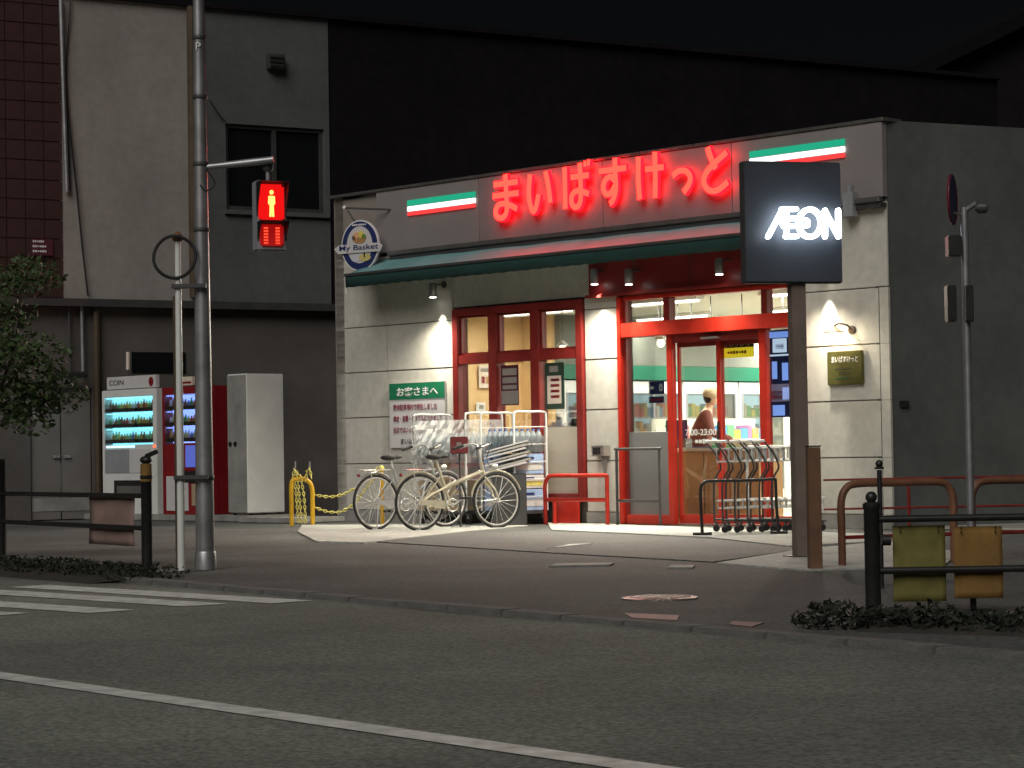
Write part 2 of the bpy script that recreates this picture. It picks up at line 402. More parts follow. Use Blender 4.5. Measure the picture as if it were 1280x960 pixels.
# manhole
mc = g(825, 748, 0)
mh = thing('manhole_cover', 'round pale metal manhole cover set in the pavement near the kerb', 'manhole cover', (mc.x, mc.y, -.004))
MB().lathe([(.235, 0), (.235, .010), (.225, .013)], n=40).build('ring', m_iron, mh)
MB().lathe([(.215, 0), (.215, .012), (.20, .014)], n=40).build('lid', m_iron, mh)
rb = MB()
for a in range(-4, 5):
    h = math.sqrt(max(0, .19**2 - (a*.04)**2)); rb.box(-h, h, a*.04-.007, a*.04+.007, .012, .018)
rb.build('tread', m_iron, mh)
# road line and crossing
def stripe(name, pA, pB, w, z=-.026):
    a = g(*pA, -.03); b = g(*pB, -.03); d = (b-a).normalized(); n = Vector((-d.y, d.x, 0))*w/2; 
    pts = [a-n, b-n, b+n, a+n]
    m = MB(); N = 14
    for i in range(N):      # a painted sheet, slightly ragged along both edges
        pass
    vs = []
    for i in range(41):
        t = i/40; p = a + (b-a)*t
        vs += [(*(p-n*(1+random.uniform(-.05, .03))).xy, z), (*(p+n*(1+random.uniform(-.05, .03))).xy, z)]
    m.add(vs, [(2*i, 2*i+2, 2*i+3, 2*i+1) for i in range(40)])
    o = m.build(name, m_paint); o['kind'] = 'structure'; return o
d0 = (g(800, 960, -.03) - g(0, 845, -.03)).normalized()
def proj(p):
    v = p - CP; w = v.dot(FW); return 640 + FPX*v.dot(RT)/w, 480 - FPX*v.dot(UP)/w
pa = proj(g(0, 845, -.03) - d0*50); pb = proj(g(800, 960, -.03) + d0*2.5)
stripe('lane_line', pa, pb, .15)
for (xa, ya), (xb, yb) in (((36, 733), (365, 753)), ((-60, 737), (258, 757)), ((-160, 745), (140, 765)), ((-260, 757), (10, 769))):
    stripe('crossing_stripe', (xa, ya), (xb, yb), .34)

# ------------------------------------------------------------------ the shop building (local x along the front, y into the building)
shop = thing('shop_building', 'single storey convenience shop with pale panel walls, teal awning and red entrance', 'shop', O, ROT)
T_ = .2
SKX, SKY = .287, .957
LD = 13.
# core walls, with the window and door openings left out
def wall(*a, mat=m_gap): return box_obj('wall', mat, shop, *a)
wall(.03, 2.50, .03, .25, 0, 2.84); wall(4.97, 5.575, .03, .25, 0, 2.84); wall(8.56, 9.72, .03, .25, 0, 2.84)
wall(2.50, 4.97, .03, .25, 0, .30)
wall(.03, 9.72, .03, .25, 2.84, 4.50)
# side walls, back wall, roof
sp = [(9.78, 0), (9.78+SKX*LD, SKY*LD), (9.62+SKX*LD, SKY*LD+.05), (9.60, .25)]
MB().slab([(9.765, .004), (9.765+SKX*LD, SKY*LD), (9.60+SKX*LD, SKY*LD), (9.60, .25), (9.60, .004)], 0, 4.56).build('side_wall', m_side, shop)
MB().slab([(0, .0), (.2, .0), (.2, SKY*LD), (0, SKY*LD)], 0, 4.56).build('side_wall', m_upper, shop)
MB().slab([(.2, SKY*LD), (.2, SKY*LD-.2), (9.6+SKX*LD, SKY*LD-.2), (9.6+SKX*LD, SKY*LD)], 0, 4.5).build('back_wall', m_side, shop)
MB().slab([(.2, .25), (9.6, .25), (9.6+SKX*LD, SKY*LD-.2), (.2, SKY*LD-.2)], 4.2, 4.32).build('roof', m_roof, shop)
# cladding panels, one by one
def panel(x0, x1, z0, z1, m=m_wall, y=0., nm='cladding_panel'):
    return box_obj(nm, m, shop, x0+.005, x1-.005, y, .03, z0+.005, z1-.005, ch=.006)
rows = [(.16, .80), (.80, 1.44), (1.44, 2.07), (2.07, 2.70)]
for z0, z1 in rows:
    for x0, x1 in ((0, 1.12), (1.12, 2.50), (4.98, 5.575), (8.57, 9.66)):
        panel(x0, x1, z0, z1)
    box_obj('corner_trim', m_wall, shop, 9.665, 9.79, -.004, .03, z0, z1-.004)
for x0, x1 in ((0, 2.50), (4.98, 5.575), (8.57, 9.79)): box_obj('plinth', m_base, shop, x0, x1, -.015, .03, 0, .157)
panel(4.98, 5.575, 2.70, 2.85, m_wall); panel(0, 2.5, 2.70, 3.66, m_wall); panel(2.5, 5.12, 2.86, 3.66, m_wall); panel(8.57, 9.79, 2.70, 3.66, m_wall)
panel(0, .99, 3.66, 4.52, m_upper)
for x0, x1 in ((.99, 3.1), (3.1, 5.4), (5.4, 7.55), (7.55, 9.79)):
    box_obj('fascia_board', m_fasc if x0 < 3 or x0 > 7 else m_fasc_dim, shop, x0+.004, x1-.004, -.055, .03, 3.70, 4.54, ch=.004)
box_obj('parapet_cap', m_alu, shop, -.03, 9.82, -.075, .27, 4.545, 4.585, ch=.005)
box_obj('fascia_trim', m_alu, shop, 1.30, 9.79, -.14, -.058, 3.64, 3.70, ch=.01)
box_obj('fascia_shadow_rail', m_darkg, shop, 1.33, 9.79, -.11, .0, 3.585, 3.637)
# maroon header over the doors
box_obj('header_panel', m_maroon, shop, 5.13, 8.55, -.06, .03, 2.86, 3.58)
box_obj('header_drip', m_redd, shop, 5.10, 8.57, -.10, -.062, 2.835, 2.875)
for x in (5.92, 6.85, 7.75): box_obj('header_joint', m_gap, shop, x, x+.012, -.064, -.0605, 2.88, 3.57)
# awning: sloped canvas, ribs, front valance
aw = thing('awning', 'long teal canvas awning with dark green valance over the shop front', 'awning', O, ROT)
AX0, AX1, AO = 1.0, 8.42, .62
cv = MB(); NX = 60
vs = []; fs = []
for i in range(NX+1):
    x = AX0 + (AX1-AX0)*i/NX
    for j in range(7):
        t = j/6; sag = -.022*math.sin(math.pi*t)*(1 - abs(math.cos(math.pi*((i/NX*6) % 1))))
        vs.append((x, -.03 - (AO-.03)*t, 3.62 - .25*t + sag))
for i in range(NX):
    for j in range(6): a = i*7+j; fs.append((a, a+7, a+8, a+1))
cv.add(vs, fs, True); c_ = cv.build('canvas', m_teal, aw)
sm_ = c_.modifiers.new('s', 'SOLIDIFY'); sm_.thickness = .006; sm_.offset = -1
va = MB(); vs = []; fs = []
for i in range(NX*2+1):
    x = AX0 + (AX1-AX0)*i/(NX*2); w = .012*math.sin(i*.9)
    vs += [(x, -AO-.006, 3.365), (x, -AO-.006+w*.3, 3.29), (x, -AO+w, 3.205+.004*math.sin(i*1.7))]
for i in range(NX*2): a = i*3; fs += [(a, a+3, a+4, a+1), (a+1, a+4, a+5, a+2)]
va.add(vs, fs, True); v_ = va.build('valance', m_teald, aw); sm_ = v_.modifiers.new('s', 'SOLIDIFY'); sm_.thickness = .005
box_obj('front_bar', m_darkg, aw, AX0-.02, AX1+.02, -AO-.02, -AO+.02, 3.355, 3.395, ch=.006)
for x in (AX0, 2.5, 4, 5.5, 7, AX1):
    MB().tube([(x, -.0, 3.30), (x, -AO+.02, 3.36)], .014, 6).build('support_arm', m_darkg, aw)
for x, sgn in ((AX0, 1), (AX1, -1)):
    MB().add([(x, -.03, 3.60), (x, -AO, 3.36), (x, -AO, 3.21), (x+.004*sgn, -.03, 3.60), (x+.004*sgn, -AO, 3.36), (x+.004*sgn, -AO, 3.21)],
             [(0, 1, 2), (5, 4, 3), (0, 3, 4, 1), (1, 4, 5, 2), (2, 5, 3, 0)]).build('end_gusset', m_teald, aw)
MB().tube([(AX0-.01, -AO+.02, 3.36), (AX0-.01, -AO+.02, 3.13)], .013, 6).build('crank_rod', m_white, aw)

nsd = Vector((math.sin(math.radians(63.7)), math.cos(math.radians(63.7)), 0)); nsn = Vector((-nsd.y, nsd.x, 0))
vp = on_plane(1130, 505, loc(9.765, .004) - nsn*.01, nsn); vd = vp - O
vt = box_obj('side_vent', m_black, shop, -.055, .055, -.02, .02, -.035, .035); vt.location = (vd.dot(RD), vd.dot(ND), vd.z); vt.rotation_euler = (0, 0, math.atan2(nsd.y, nsd.x) - ROT)
# ---- window of six lights
win = bpy.data.objects.new('window', None); COL.objects.link(win); win.parent = shop
def rail(parent, m, x0, x1, z0, z1, y0=-.05, y1=.12, nm='frame', ch=.006): return box_obj(nm, m, parent, x0, x1, y0, y1, z0, z1, ch=ch)
WX = [2.52, 2.64, 3.23, 3.41, 4.00, 4.19, 4.84, 4.97]
rail(win, m_redd, 2.52, 2.63, .30, 2.84); rail(win, m_redd, 4.86, 4.97, .30, 2.84)
rail(win, m_redd, 2.63, 4.86, 2.745, 2.84); rail(win, m_redd, 2.63, 4.86, .30, .39)
for x0, x1 in ((3.22, 3.38), (4.02, 4.18)): rail(win, m_redd, x0, x1, .39, 2.745, -.045, .11)
for x0, x1 in ((2.63, 3.22), (3.38, 4.02), (4.18, 4.86)):
    rail(win, m_redd, x0, x1, 2.10, 2.22, -.04, .10)
    box_obj('pane', m_glass, win, x0-.005, x1+.005, .03, .038, 2.215, 2.75)
    for a, b, c, d in ((x0, x0+.03, 2.22, 2.745), (x1-.03, x1, 2.22, 2.745), (x0+.03, x1-.03, 2.22, 2.25), (x0+.03, x1-.03, 2.715, 2.745)):
        box_obj('pane_bead', m_redd, win, a, b, -.0, .07, c, d)
    if x0 > 4:
        box_obj('pane', m_glass, win, x0-.005, x1+.005, .03, .038, 1.24, 2.105); box_obj('frosted_pane', m_frost, win, x0-.005, x1+.005, .03, .038, .385, 1.235)
    else:
        box_obj('pane', m_glass, win, x0-.005, x1+.005, .03, .038, .385, 2.105)

# ---- entrance: transom, band, sidelights, sliding doors
ent = bpy.data.objects.new('entrance_frame', None); COL.objects.link(ent); ent.parent = shop
rail(ent, m_red, 5.58, 5.65, .02, 2.83, -.04, .12, 'jamb'); rail(ent, m_redd, 5.655, 5.70, .02, 2.83, -.0, .11, 'jamb')
rail(ent, m_red, 8.44, 8.56, .02, 2.83, -.05, .14, 'jamb')
rail(ent, m_red, 5.70, 8.44, 2.775, 2.83, -.04, .12, 'head')
rail(ent, m_red, 5.70, 8.44, 2.315, 2.49, -.09, .14, 'band')
for x0, x1 in ((6.36, 6.46), (7.93, 8.02)): rail(ent, m_redd, x0, x1, 2.49, 2.775, -.02, .1, 'transom_bar')
for x0, x1 in ((5.70, 6.36), (6.46, 7.93), (8.02, 8.44)): box_obj('transom_pane', m_glass, ent, x0-.004, x1+.004, .04, .048, 2.485, 2.78)
rail(ent, m_redd, 6.502, 7.888, 2.215, 2.315, -.02, .16, 'door_track')
box_obj('sensor', m_alu, ent, 7.05, 7.30, -.11, -.022, 2.235, 2.26)
rail(ent, m_red, 6.41, 6.50, .02, 2.315, -.03, .05, 'post'); rail(ent, m_red, 7.89, 7.99, .02, 2.315, -.03, .09, 'post')
for x0, x1 in ((5.70, 6.41), (7.99, 8.44)): rail(ent, m_red, x0, x1, .02, .13, -.03, .1, 'sill')
box_obj('sidelight_pane', m_glass, ent, 5.695, 6.415, .03, .038, 1.15, 2.32); box_obj('frosted_pane', m_frostg, ent, 5.695, 6.415, .03, .038, .12, 1.145)
box_obj('sidelight_pane', m_glass, ent, 7.985, 8.445, .03, .038, .12, 2.32)
for (x0, x1, y) in ((6.505, 7.20, .08), (7.16, 7.885, .13)):
    dr = bpy.data.objects.new('sliding_door', None); COL.objects.link(dr); dr.parent = shop
    for a in ((x0, x0+.035, .03, 2.22), (x1-.06, x1, .03, 2.22)): box_obj('stile', m_red, dr, a[0], a[1], y-.02, y+.02, a[2], a[3], ch=.004)
    box_obj('bottom_rail', m_red, dr, x0+.035, x1-.06, y-.02, y+.02, .03, .14, ch=.004)
    box_obj('top_rail', m_redd, dr, x0+.035, x1-.06, y-.02, y+.02, 2.16, 2.22)
    box_obj('glass', m_glass, dr, x0+.03, x1-.055, y-.003, y+.003, .135, 2.165)
    box_obj('pull_bar', m_black, dr, x1-.05, x1-.02, y-.035, y-.021, .85, 1.25)
text('7:00-23:00', 'opening_hours', m_txtw, shop, 6.62, 7.12, 1.09, 1.165, .064, .003, .006)
marks(m_txtw, shop, 6.78, 7.08, .985, 1.05, .064, 5, 'opening_hours')
text(':00', 'opening_hours', m_txtw, shop, 7.66, 7.80, 1.09, 1.165, .112, .003, .006)

# ---- illuminated lettering: one part per character, strokes with a lit face and redder sides
K = {
 'ma': [[(.03,.80),(.97,.80)], [(.0,.55),(1,.55)], [(.50,1),(.52,.6),(.54,.30),(.50,.13),(.34,.04),(.14,.09),(.10,.22),(.22,.34),(.45,.35),(.7,.29),(.93,.20)]],
 'i': [[(.14,.93),(.08,.6),(.10,.3),(.22,.08),(.32,.12),(.40,.28),(.46,.45)], [(.76,.95),(.86,.62),(.93,.22)]],
 'ba': [[(.10,.93),(.10,.06)], [(.32,.70),(.97,.70)], [(.66,.97),(.68,.6),(.68,.26),(.60,.10),(.45,.07),(.34,.17),(.36,.32),(.52,.40),(.75,.37),(.97,.31)],
        [(.86,1.0),(.84,.88)], [(1.0,1.02),(.97,.89)]],
 'su': [[(.0,.75),(1,.75)], [(.60,1),(.60,.6),(.62,.38),(.58,.2),(.48,.05),(.38,.0)], [(.58,.5),(.42,.60),(.22,.52),(.16,.36),(.26,.22),(.44,.24),(.58,.38)]],
 'ke': [[(.10,.94),(.08,.5),(.12,.04)], [(.34,.66),(1,.66)], [(.70,1),(.70,.5),(.68,.03)]],
 'tsu': [[(.03,.74),(.35,.90),(.70,.86),(.92,.62),(.85,.32),(.58,.05)]],
 'to': [[(.26,1),(.36,.78),(.54,.52)], [(.95,.84),(.55,.66),(.20,.46),(.10,.25),(.28,.07),(.60,.05),(.97,.20)]],
}
sg = thing('shop_name_sign', 'glowing red hiragana shop name in raised letters on the fascia', 'sign', O, ROT)
LET = [('ma',614,652,215,277),('i',656,694,210,270),('ba',700,741,200,266),('su',746,787,195,257),('ke',792,834,188,253),('tsu',837,869,207,245),('to',873,915,180,244)]
OFF = .17
for nm, xa, xb, ya, yb in LET:
    xm = (xa+xb)/2; s0 = fac(xa, (ya+yb)/2, OFF)[0]; s1 = fac(xb, (ya+yb)/2, OFF)[0]; z1 = fac(xm, ya, OFF)[1]; z0 = fac(xm, yb, OFF)[1]
    w = .098; s0 += w/2; s1 -= w/2; z0 += w*.3; z1 -= w*.3
    fm = MB(); bm_ = MB()
    for i, st in enumerate(K[nm]):
        pts = [(s0+(s1-s0)*x, z0+(z1-z0)*y) for x, y in st]
        ww = w if len(st) > 2 or abs(st[0][1]-st[1][1]) > .3 or nm == 'ba' else w
        if nm == 'ba' and i > 2: ww = w*.6
        e = .0015*i
        ribbon(fm, pts, ww*.74, -OFF-.012-e, -OFF-.004-e); ribbon(bm_, pts, ww, -OFF-e, -OFF+.034)
    L_ = bm_.build('letter', e_side, sg); fm.build('letter_face', e_face, L_)
# Italian-style stripes either side
def stripes(px0, px1, yl, lab):
    t = thing('stripe_light', lab, 'sign', O, ROT, 'tricolour light stripes on the fascia')
    for m, dz0, dz1, nm in ((e_gst, .135, .21, 'green_bar'), (e_wst, .06, .125, 'white_bar'), (e_rst, .0, .05, 'red_bar')):
        box_obj(nm, m, t, px0, px1, -.085, -.058, yl+dz0, yl+dz1, ch=.006)
    for x in (px0+.1, px1-.1): box_obj('bracket', m_darkg, t, x, x+.03, -.0575, -.056, yl, yl+.22)
stripes(1.68, 3.05, 4.16, 'green, white and red light stripe at the left end of the fascia')
stripes(7.85, 9.27, 4.19, 'green, white and red light stripe above the dark square sign')

# ---- projecting oval shop sign at the left end
os_ = on_plane(451, 307, loc(.75, -.35), ND); q = sd_of(os_)
ov = thing('oval_sign', 'oval navy and white hanging sign with fruit basket emblem on a bracket', 'sign', loc(q[0], q[1], 0), ROT+.25)
zc = os_.z
def ell(mb, a, b, y0, y1, n=40, cx=0, cz=0): mb.prism([(cx+a*math.cos(2*math.pi*k/n), cz+b*math.sin(2*math.pi*k/n)) for k in range(n)], y0, y1); return mb
ell(MB(), .315, .35, -.02, .02, cz=zc).build('rim', m_white2, ov); ell(MB(), .298, .332, -.026, -.0205, cz=zc).build('navy_field', m_navy, ov)
ell(MB(), .215, .255, -.030, -.0265, cz=zc+.01).build('white_field', m_signw, ov)
bk = MB(); ell(bk, .12, .075, -.036, -.031, 20, 0, zc+.10); bk.build('basket', m_wood, ov)
for cx, cz, r, m in ((-.05, .14, .045, P('peach', (.8, .42, .25), .5)), (.03, .15, .05, P('lemon', (.75, .62, .12), .5)), (.08, .12, .035, P('lime', (.15, .3, .05), .5)), (-.09, .11, .03, m_brownp)):
    ell(MB(), r, r, -.042, -.037, 14, cx, zc+cz).build('fruit', m, ov)
MB().prism([(-.36, zc-.10), (.36, zc-.10), (.40, zc-.02), (.34, zc+.02), (-.34, zc+.02), (-.42, zc-.03)], -.048, -.0425).build('ribbon', m_signw, ov)
text('My Basket', 'lettering', m_navy, ov, -.33, .33, zc-.085, zc+.01, -.049, .003, .01)
ell(MB(), .085, .055, -.036, -.031, 16, -.06, zc-.17).build('bread', P('pale bread', (.6, .6, .66), .6), ov); ell(MB(), .10, .05, -.0361, -.0315, 16, .09, zc-.17).build('cheese', P('pale cheese', (.62, .52, .18), .6), ov)
MB().box(.075, .095, -.039, -.037, zc-.17, zc-.09).build('bottle', m_hair, ov)
marks(m_txtw, ov, -.12, .12, zc+.27, zc+.30, -.0275, 8)
sx = -.26
MB().tube([(-.10, .0, zc+.34), (-.22, .0, zc+.50)], .016, 6).build('hanger', m_alu, ov)
arm = MB(); p1 = fac(418, 263, .3); 
arm.tube([(-.26, 0, zc+.535), (.30, .17, zc+.49), (.46, .30, zc+.47)], .014, 6); arm.build('bracket_arm', m_darkg, ov); MB().ball((-.27, 0, zc+.54), .03).build('finial', m_white2, ov)
box_obj('wall_plate', m_black, ov, .40, .56, .26, .31, zc+.36, zc+.56)

# ---- notice board
x0, z1 = fac(487, 480, .03); x1 = fac(556, 478, .03)[0]; z0 = fac(487, 560, .03)[1]
nb = thing('notice_board', 'white notice board with green header and dark red lines on the left wall', 'sign', O, ROT)
box_obj('board', m_signw, nb, x0, x1, -.035, -.005, z0, z1); box_obj('header', m_gsign, nb, x0, x1, -.039, -.0355, z1-.22, z1)
text('お客さまへ', 'lettering', m_txtw, nb, x0+.16, x1-.13, z1-.18, z1-.055, -.0395, .003, .012)
for i, (s_, a, b) in enumerate((('敷地駐車場内で発生しました', .07, .86), ('事故・盗難・トラブルにつきまして', .07, .95), ('当店ではいっさい責任を負いません', .07, .95), ('まいばすけっと 店長', .2, .9))):
    zz = z1 - .33 - i*.155
    text(s_, 'lettering', m_txtr if i < 3 else m_txtk, nb, x0+(x1-x0)*a, x0+(x1-x0)*b, zz-.04, zz+.045, -.0355, .003, .012)

# ---- plaque, wall lamp, small wall boxes
x0, z1 = fac(1034, 440, .04); x1 = fac(1078, 438, .04)[0]; z0 = fac(1034, 482, .04)[1]
pq = thing('name_plaque', 'small brass green plaque with white shop name below the wall lamp', 'sign', O, ROT)
box_obj('plate', m_brass, pq, x0, x1, -.05, -.01, z0, z1, ch=.008)
text('まいばすけっと', 'lettering', m_txtw, pq, x0+.07, x1-.06, z1-.13, z1-.055, -.0505, .003, .014)
for i in range(3): box_obj('engraved_line', m_green if i == 2 else m_alu, pq, x0+.12+.05*(i == 1), x1-.17, -.053, -.0505, z1-.2-.055*i, z1-.192-.055*i)
wx, wz = fac(1046, 415, .12)
wl = thing('wall_lamp', 'small dome wall lamp with lit bulb above the brass plaque', 'lamp', O, ROT)
MB().lathe([(.05, 0), (.05, .02), (.03, .03)], (wx+.13, -.03+.03, wz+.02), axis='y').build('back_plate', m_brownd, wl)
MB().tube(smooth([(wx+.13, -.03, wz+.02), (wx+.13, -.09, wz+.07), (wx+.05, -.16, wz+.09), (wx+.0, -.18, wz+.05)]), .011, 6).build('arm', m_brownd, wl)
MB().lathe([(.03, .06), (.045, .045), (.09, .01), (.125, -.0), (.12, -.006)], (wx, -.18, wz), 20).build('shade', m_brownp, wl)
MB().ball((wx, -.18, wz-.035), .045).build('bulb', e_bulb, wl)
lp = bpy.data.lights.new('bulb_light', 'POINT'); lp.energy = 5; lp.color = (1, .8, .5); lp.shadow_soft_size = .05
lo = bpy.data.objects.new('bulb_light', lp); COL.objects.link(lo); lo.parent = wl; lo.location = (wx, -.19, wz-.10)
bx, bz = fac(1063, 256, .1)
jb = thing('junction_box', 'small pale blue grey box on the wall right of the square sign', 'box', O, ROT)
box_obj('case', m_vgrey, jb, bx-.07, bx+.08, -.16, -.06, bz-.14, bz+.14, ch=.006); box_obj('conduit', m_vgrey, jb, bx-.02, bx+.02, -.12, -.065, bz+.14, bz+.22)
ax_, az_ = fac(749, 563, .1)
at = thing('wall_ashtray', 'small steel ashtray box on the wall between window and entrance', 'ashtray', O, ROT)
box_obj('box', m_alu, at, ax_-.11, ax_+.10, -.13, -.005, az_-.07, az_+.06, ch=.006); box_obj('opening', m_black, at, ax_-.08, ax_+.05, -.1335, -.1305, az_-.05, az_+.035)
MB().prism([(ax_-.03, az_-.03), (ax_+.06, az_-.03), (ax_+.02, az_-.30)], -.05, -.005).build('holder', m_base, at)

# ---- spot lamps under the awning, each washing the wall
def spot(px, py, off, lab, energy, tilt=.14, wash=1):
    s_, z_ = fac(px, py, off)
    t = thing('spot_lamp', lab, 'lamp', loc(s_, -off, 0), ROT, 'spot lamps under the awning')
    MB().lathe([(.045, .0), (.052, .01), (.052, .17), (.04, .19)], (0, 0, z_-.10), 14).build('housing', m_galv, t)
    MB().lathe([(.044, -.006), (.044, .001)], (0, 0, z_-.103), 14).build('lens', e_lens, t)
    MB().tube([(0, 0, z_+.05), (.05, .06, z_+.07), (.05, off-.002, z_+.07)], .012, 6).build('arm', m_darkg, t)
    MB().lathe([(.045, 0), (.045, .02)], (.05, off-.004, z_+.07), 12, 'y').build('wall_plate', m_darkg, t)
    l = bpy.data.lights.new('spot_light', 'SPOT'); l.energy = energy*16; l.spot_size = math.radians(150); l.spot_blend = 1; l.color = (1, .93, .76); l.shadow_soft_size = .04
    lo = bpy.data.objects.new('spot_light', l); COL.objects.link(lo); lo.parent = t; lo.location = (0, -.06, z_-.13)
    lo.rotation_euler = (-.6, 0, 0)
    l2 = bpy.data.lights.new('beam_light', 'SPOT'); l2.energy = energy*3.6; l2.spot_size = math.radians(33); l2.spot_blend = .6; l2.color = (1, .96, .85); l2.shadow_soft_size = .03
    lo2 = bpy.data.objects.new('beam_light', l2); COL.objects.link(lo2); lo2.parent = t; lo2.location = (0, 0, z_-.13)
    lo2.rotation_euler = (tilt*2.6, 0, 0)
spot(541, 362, .17, 'leftmost spot lamp under the awning, above the notice board wall', 26)
spot(743, 345, .17, 'spot lamp under the awning between window and entrance', 26)
spot(786, 345, .22, 'left of the two spot lamps on the maroon header', 14)
spot(899, 332, .22, 'right of the two spot lamps on the maroon header', 14)
spot(1024, 338, .17, 'spot lamp at the right end of the front behind the square sign', 15)

# ------------------------------------------------------------------ inside the shop
def inside(nm, mat, *a, ch=0.): return box_obj(nm, mat, shop, *a, ch=ch)
inside('shop_floor', m_floor, .2, 12.9, .25, 12.2, .0, .02)
MB().slab([(.2, .25), (9.6, .25), (9.6+SKX*LD, SKY*LD-.2), (.2, SKY*LD-.2)], 2.96, 3.0).build('ceiling', m_cream, shop)
inside('inner_wall', m_tan, .201, .26, .25, 3.35, .02, 2.955)
inside('wall_rail', m_redd, .261, .30, .25, 3.35, 2.28, 2.38)
inside('wall_rail', m_wood, .261, .30, .25, 3.35, 1.05, 1.12)
inside('inner_wall', m_tan, .26, .9, 3.35, 3.42, .02, 2.955)
inside('inner_wall', m_greyi, .201, .26, 3.42, 12.2, .02, 2.955)
inside('inner_wall', m_tan, 5.00, 5.50, .255, .27, .02, 2.95)
inside('bulkhead', m_greyi, .26, 1.02, 3.42, 12.0, 2.22, 2.955)
inside('green_band', m_green, .26, 1.05, 3.42, 12.0, 2.0, 2.215)
inside('back_lining', m_cream, .3, 12.8, 12.0, 12.15, .02, 2.955)
for i, (x, y) in enumerate(((1.8, 2.2), (1.8, 5), (1.8, 8), (4.2, 2.2), (4.2, 5.2), (4.2, 8.5), (6.6, 2.4), (6.6, 5.4), (6.6, 8.8), (9, 3), (9, 6), (9.4, 9))):
    t = thing('ceiling_light', 'long fluorescent ceiling light inside the shop', 'ceiling light', loc(x, y, 0), ROT, 'fluorescent lights on the shop ceiling')
    box_obj('casing', m_white2, t, -.75, .75, -.08, .08, 2.91, 2.955); box_obj('tube', e_tube, t, -.7, .7, -.03, .03, 2.885, 2.908)
    al = bpy.data.lights.new('ceiling_light_lamp', 'AREA'); al.shape = 'RECTANGLE'; al.size = 1.4; al.size_y = .12; al.energy = 110; al.color = (1, .98, .87)
    ao = bpy.data.objects.new('ceiling_light_lamp', al); COL.objects.link(ao); ao.parent = t; ao.location = (0, 0, 2.87)
# pendant bulbs seen behind the glass
for (px, py, dd, lab) in ((703, 436, 1.2, 'bare glowing pendant bulb behind the window'), (826, 429, 1.0, 'bare glowing pendant bulb behind the left sidelight')):
    p = on_plane(px, py, loc(0, dd), ND)
    t = thing('pendant_lamp', lab, 'lamp', (p.x, p.y, 0), ROT)
    MB().ball((0, 0, p.z), .05).build('bulb', e_bulb, t); MB().tube([(0, 0, p.z+.045), (0, 0, 2.955)], .006, 5).build('cord', m_black, t)
    MB().lathe([(.09, .0), (.03, .05), (.015, .07)], (0, 0, p.z+.045), 12).build('shade', m_white2, t)
# track lighting rods
for x in (5.2, 5.8, 6.7, 7.4):
    t = thing('ceiling_track', 'black hanging light track below the shop ceiling, seen through the transom', 'light track', loc(x-1.2, 2.4, 0), ROT, 'hanging tracks under the shop ceiling')
    for dx in (0, .35): MB().tube([(dx, 0, 2.955), (dx, 0, 2.66)], .008, 5).build('rod', m_black, t)
    box_obj('track', m_black, t, -.15, .5, -.015, .015, 2.64, 2.665); box_obj('head', m_darkg, t, .02, .10, -.05, .05, 2.55, 2.638)
# fridges along the left wall, and products on their shelves
GC = [P('pack %d' % i, c, .5) for i, c in enumerate(((.7,.1,.08),(.8,.75,.7),(.1,.3,.6),(.75,.6,.1),(.15,.45,.2),(.85,.85,.85),(.5,.2,.35),(.8,.4,.1)))]
def fridge(p, rz, w, h, lab, shelves=5, dp=.7, group=None):
    t = thing('fridge_cabinet', lab, 'fridge', p, rz, group)     # front faces local -y
    c = MB(); c.box(-w/2, -w/2+.05, 0, dp, 0, h); c.box(w/2-.05, w/2, 0, dp, 0, h); c.box(-w/2, w/2, dp-.04, dp, 0, h); c.box(-w/2+.05, w/2-.05, 0, dp-.04, h-.18, h); c.box(-w/2+.05, w/2-.05, 0, dp-.04, 0, .25)
    c.build('case', m_white2, t)
    box_obj('light_panel', e_fr, t, -w/2+.055, w/2-.055, dp-.06, dp-.045, .26, h-.19)
    for i in range(shelves):
        z = .27 + i*(h-.55)/shelves; box_obj('shelf', m_white2, t, -w/2+.052, w/2-.052, .1, dp-.07, z, z+.02)
        x = -w/2+.1; pr = {}
        while x < w/2-.14:
            ww = random.uniform(.06, .12); hh = random.uniform(.12, .24); mi = random.randrange(len(GC))
            pr.setdefault(mi, MB()).box(x, x+ww-.012, .14, .3, z+.021, z+hh); x += ww
        for mi, b in pr.items(): b.build('goods', GC[mi], t)
    box_obj('door_glass', m_glass, t, -w/2+.055, w/2-.055, .01, .018, .26, h-.19)
    for x in (-w/2+.05, -.02, w/2-.08): box_obj('door_frame', m_vgrey, t, x, x+.035, -.012, .008, .25, h-.18)
for i in range(6):
    fridge(loc(1.02, 4.1+i*1.3, 0.02), ROT+math.pi/2, 1.26, 1.96, 'tall lit display fridge along the left inner wall, %s counted from the tan wall' % ('first', 'second', 'third', 'fourth', 'fifth', 'sixth')[i], group='lit fridges inside the shop')
fridge(loc(3.3, 6.6, .02), ROT+math.pi*.30, .8, 1.9, 'free standing lit white fridge seen through the right sliding door', 6)
fridge(loc(5.2, 8.6, .02), ROT+.45, 1.3, 1.9, 'lit fridge with green edge deep inside behind the right sliding door', 5)
# cashier counter, bags
cn = thing('cash_counter', 'wood fronted cash counter behind the left sliding door', 'counter', loc(6.2, .95, 0.02), ROT+.1)
box_obj('front', m_wood, cn, -.9, .75, 0, .5, 0, .88); box_obj('top', m_cream, cn, -.94, .79, -.04, .54, .882, .92)
for x in (-.5, -.1, .3): box_obj('groove', m_brownp, cn, x, x+.015, -.003, -.0005, .05, .86)
rg = thing('cash_register', 'dark cash register on the counter inside', 'till', loc(5.45, 1.15, .945), ROT+.5)
box_obj('base', m_darkg, rg, -.16, .16, -.15, .2, 0, .12, ch=.01); MB().prism([(-.14, .12), (.14, .12), (.14, .36), (-.14, .36)], .02, .05).build('screen', m_navy, rg)
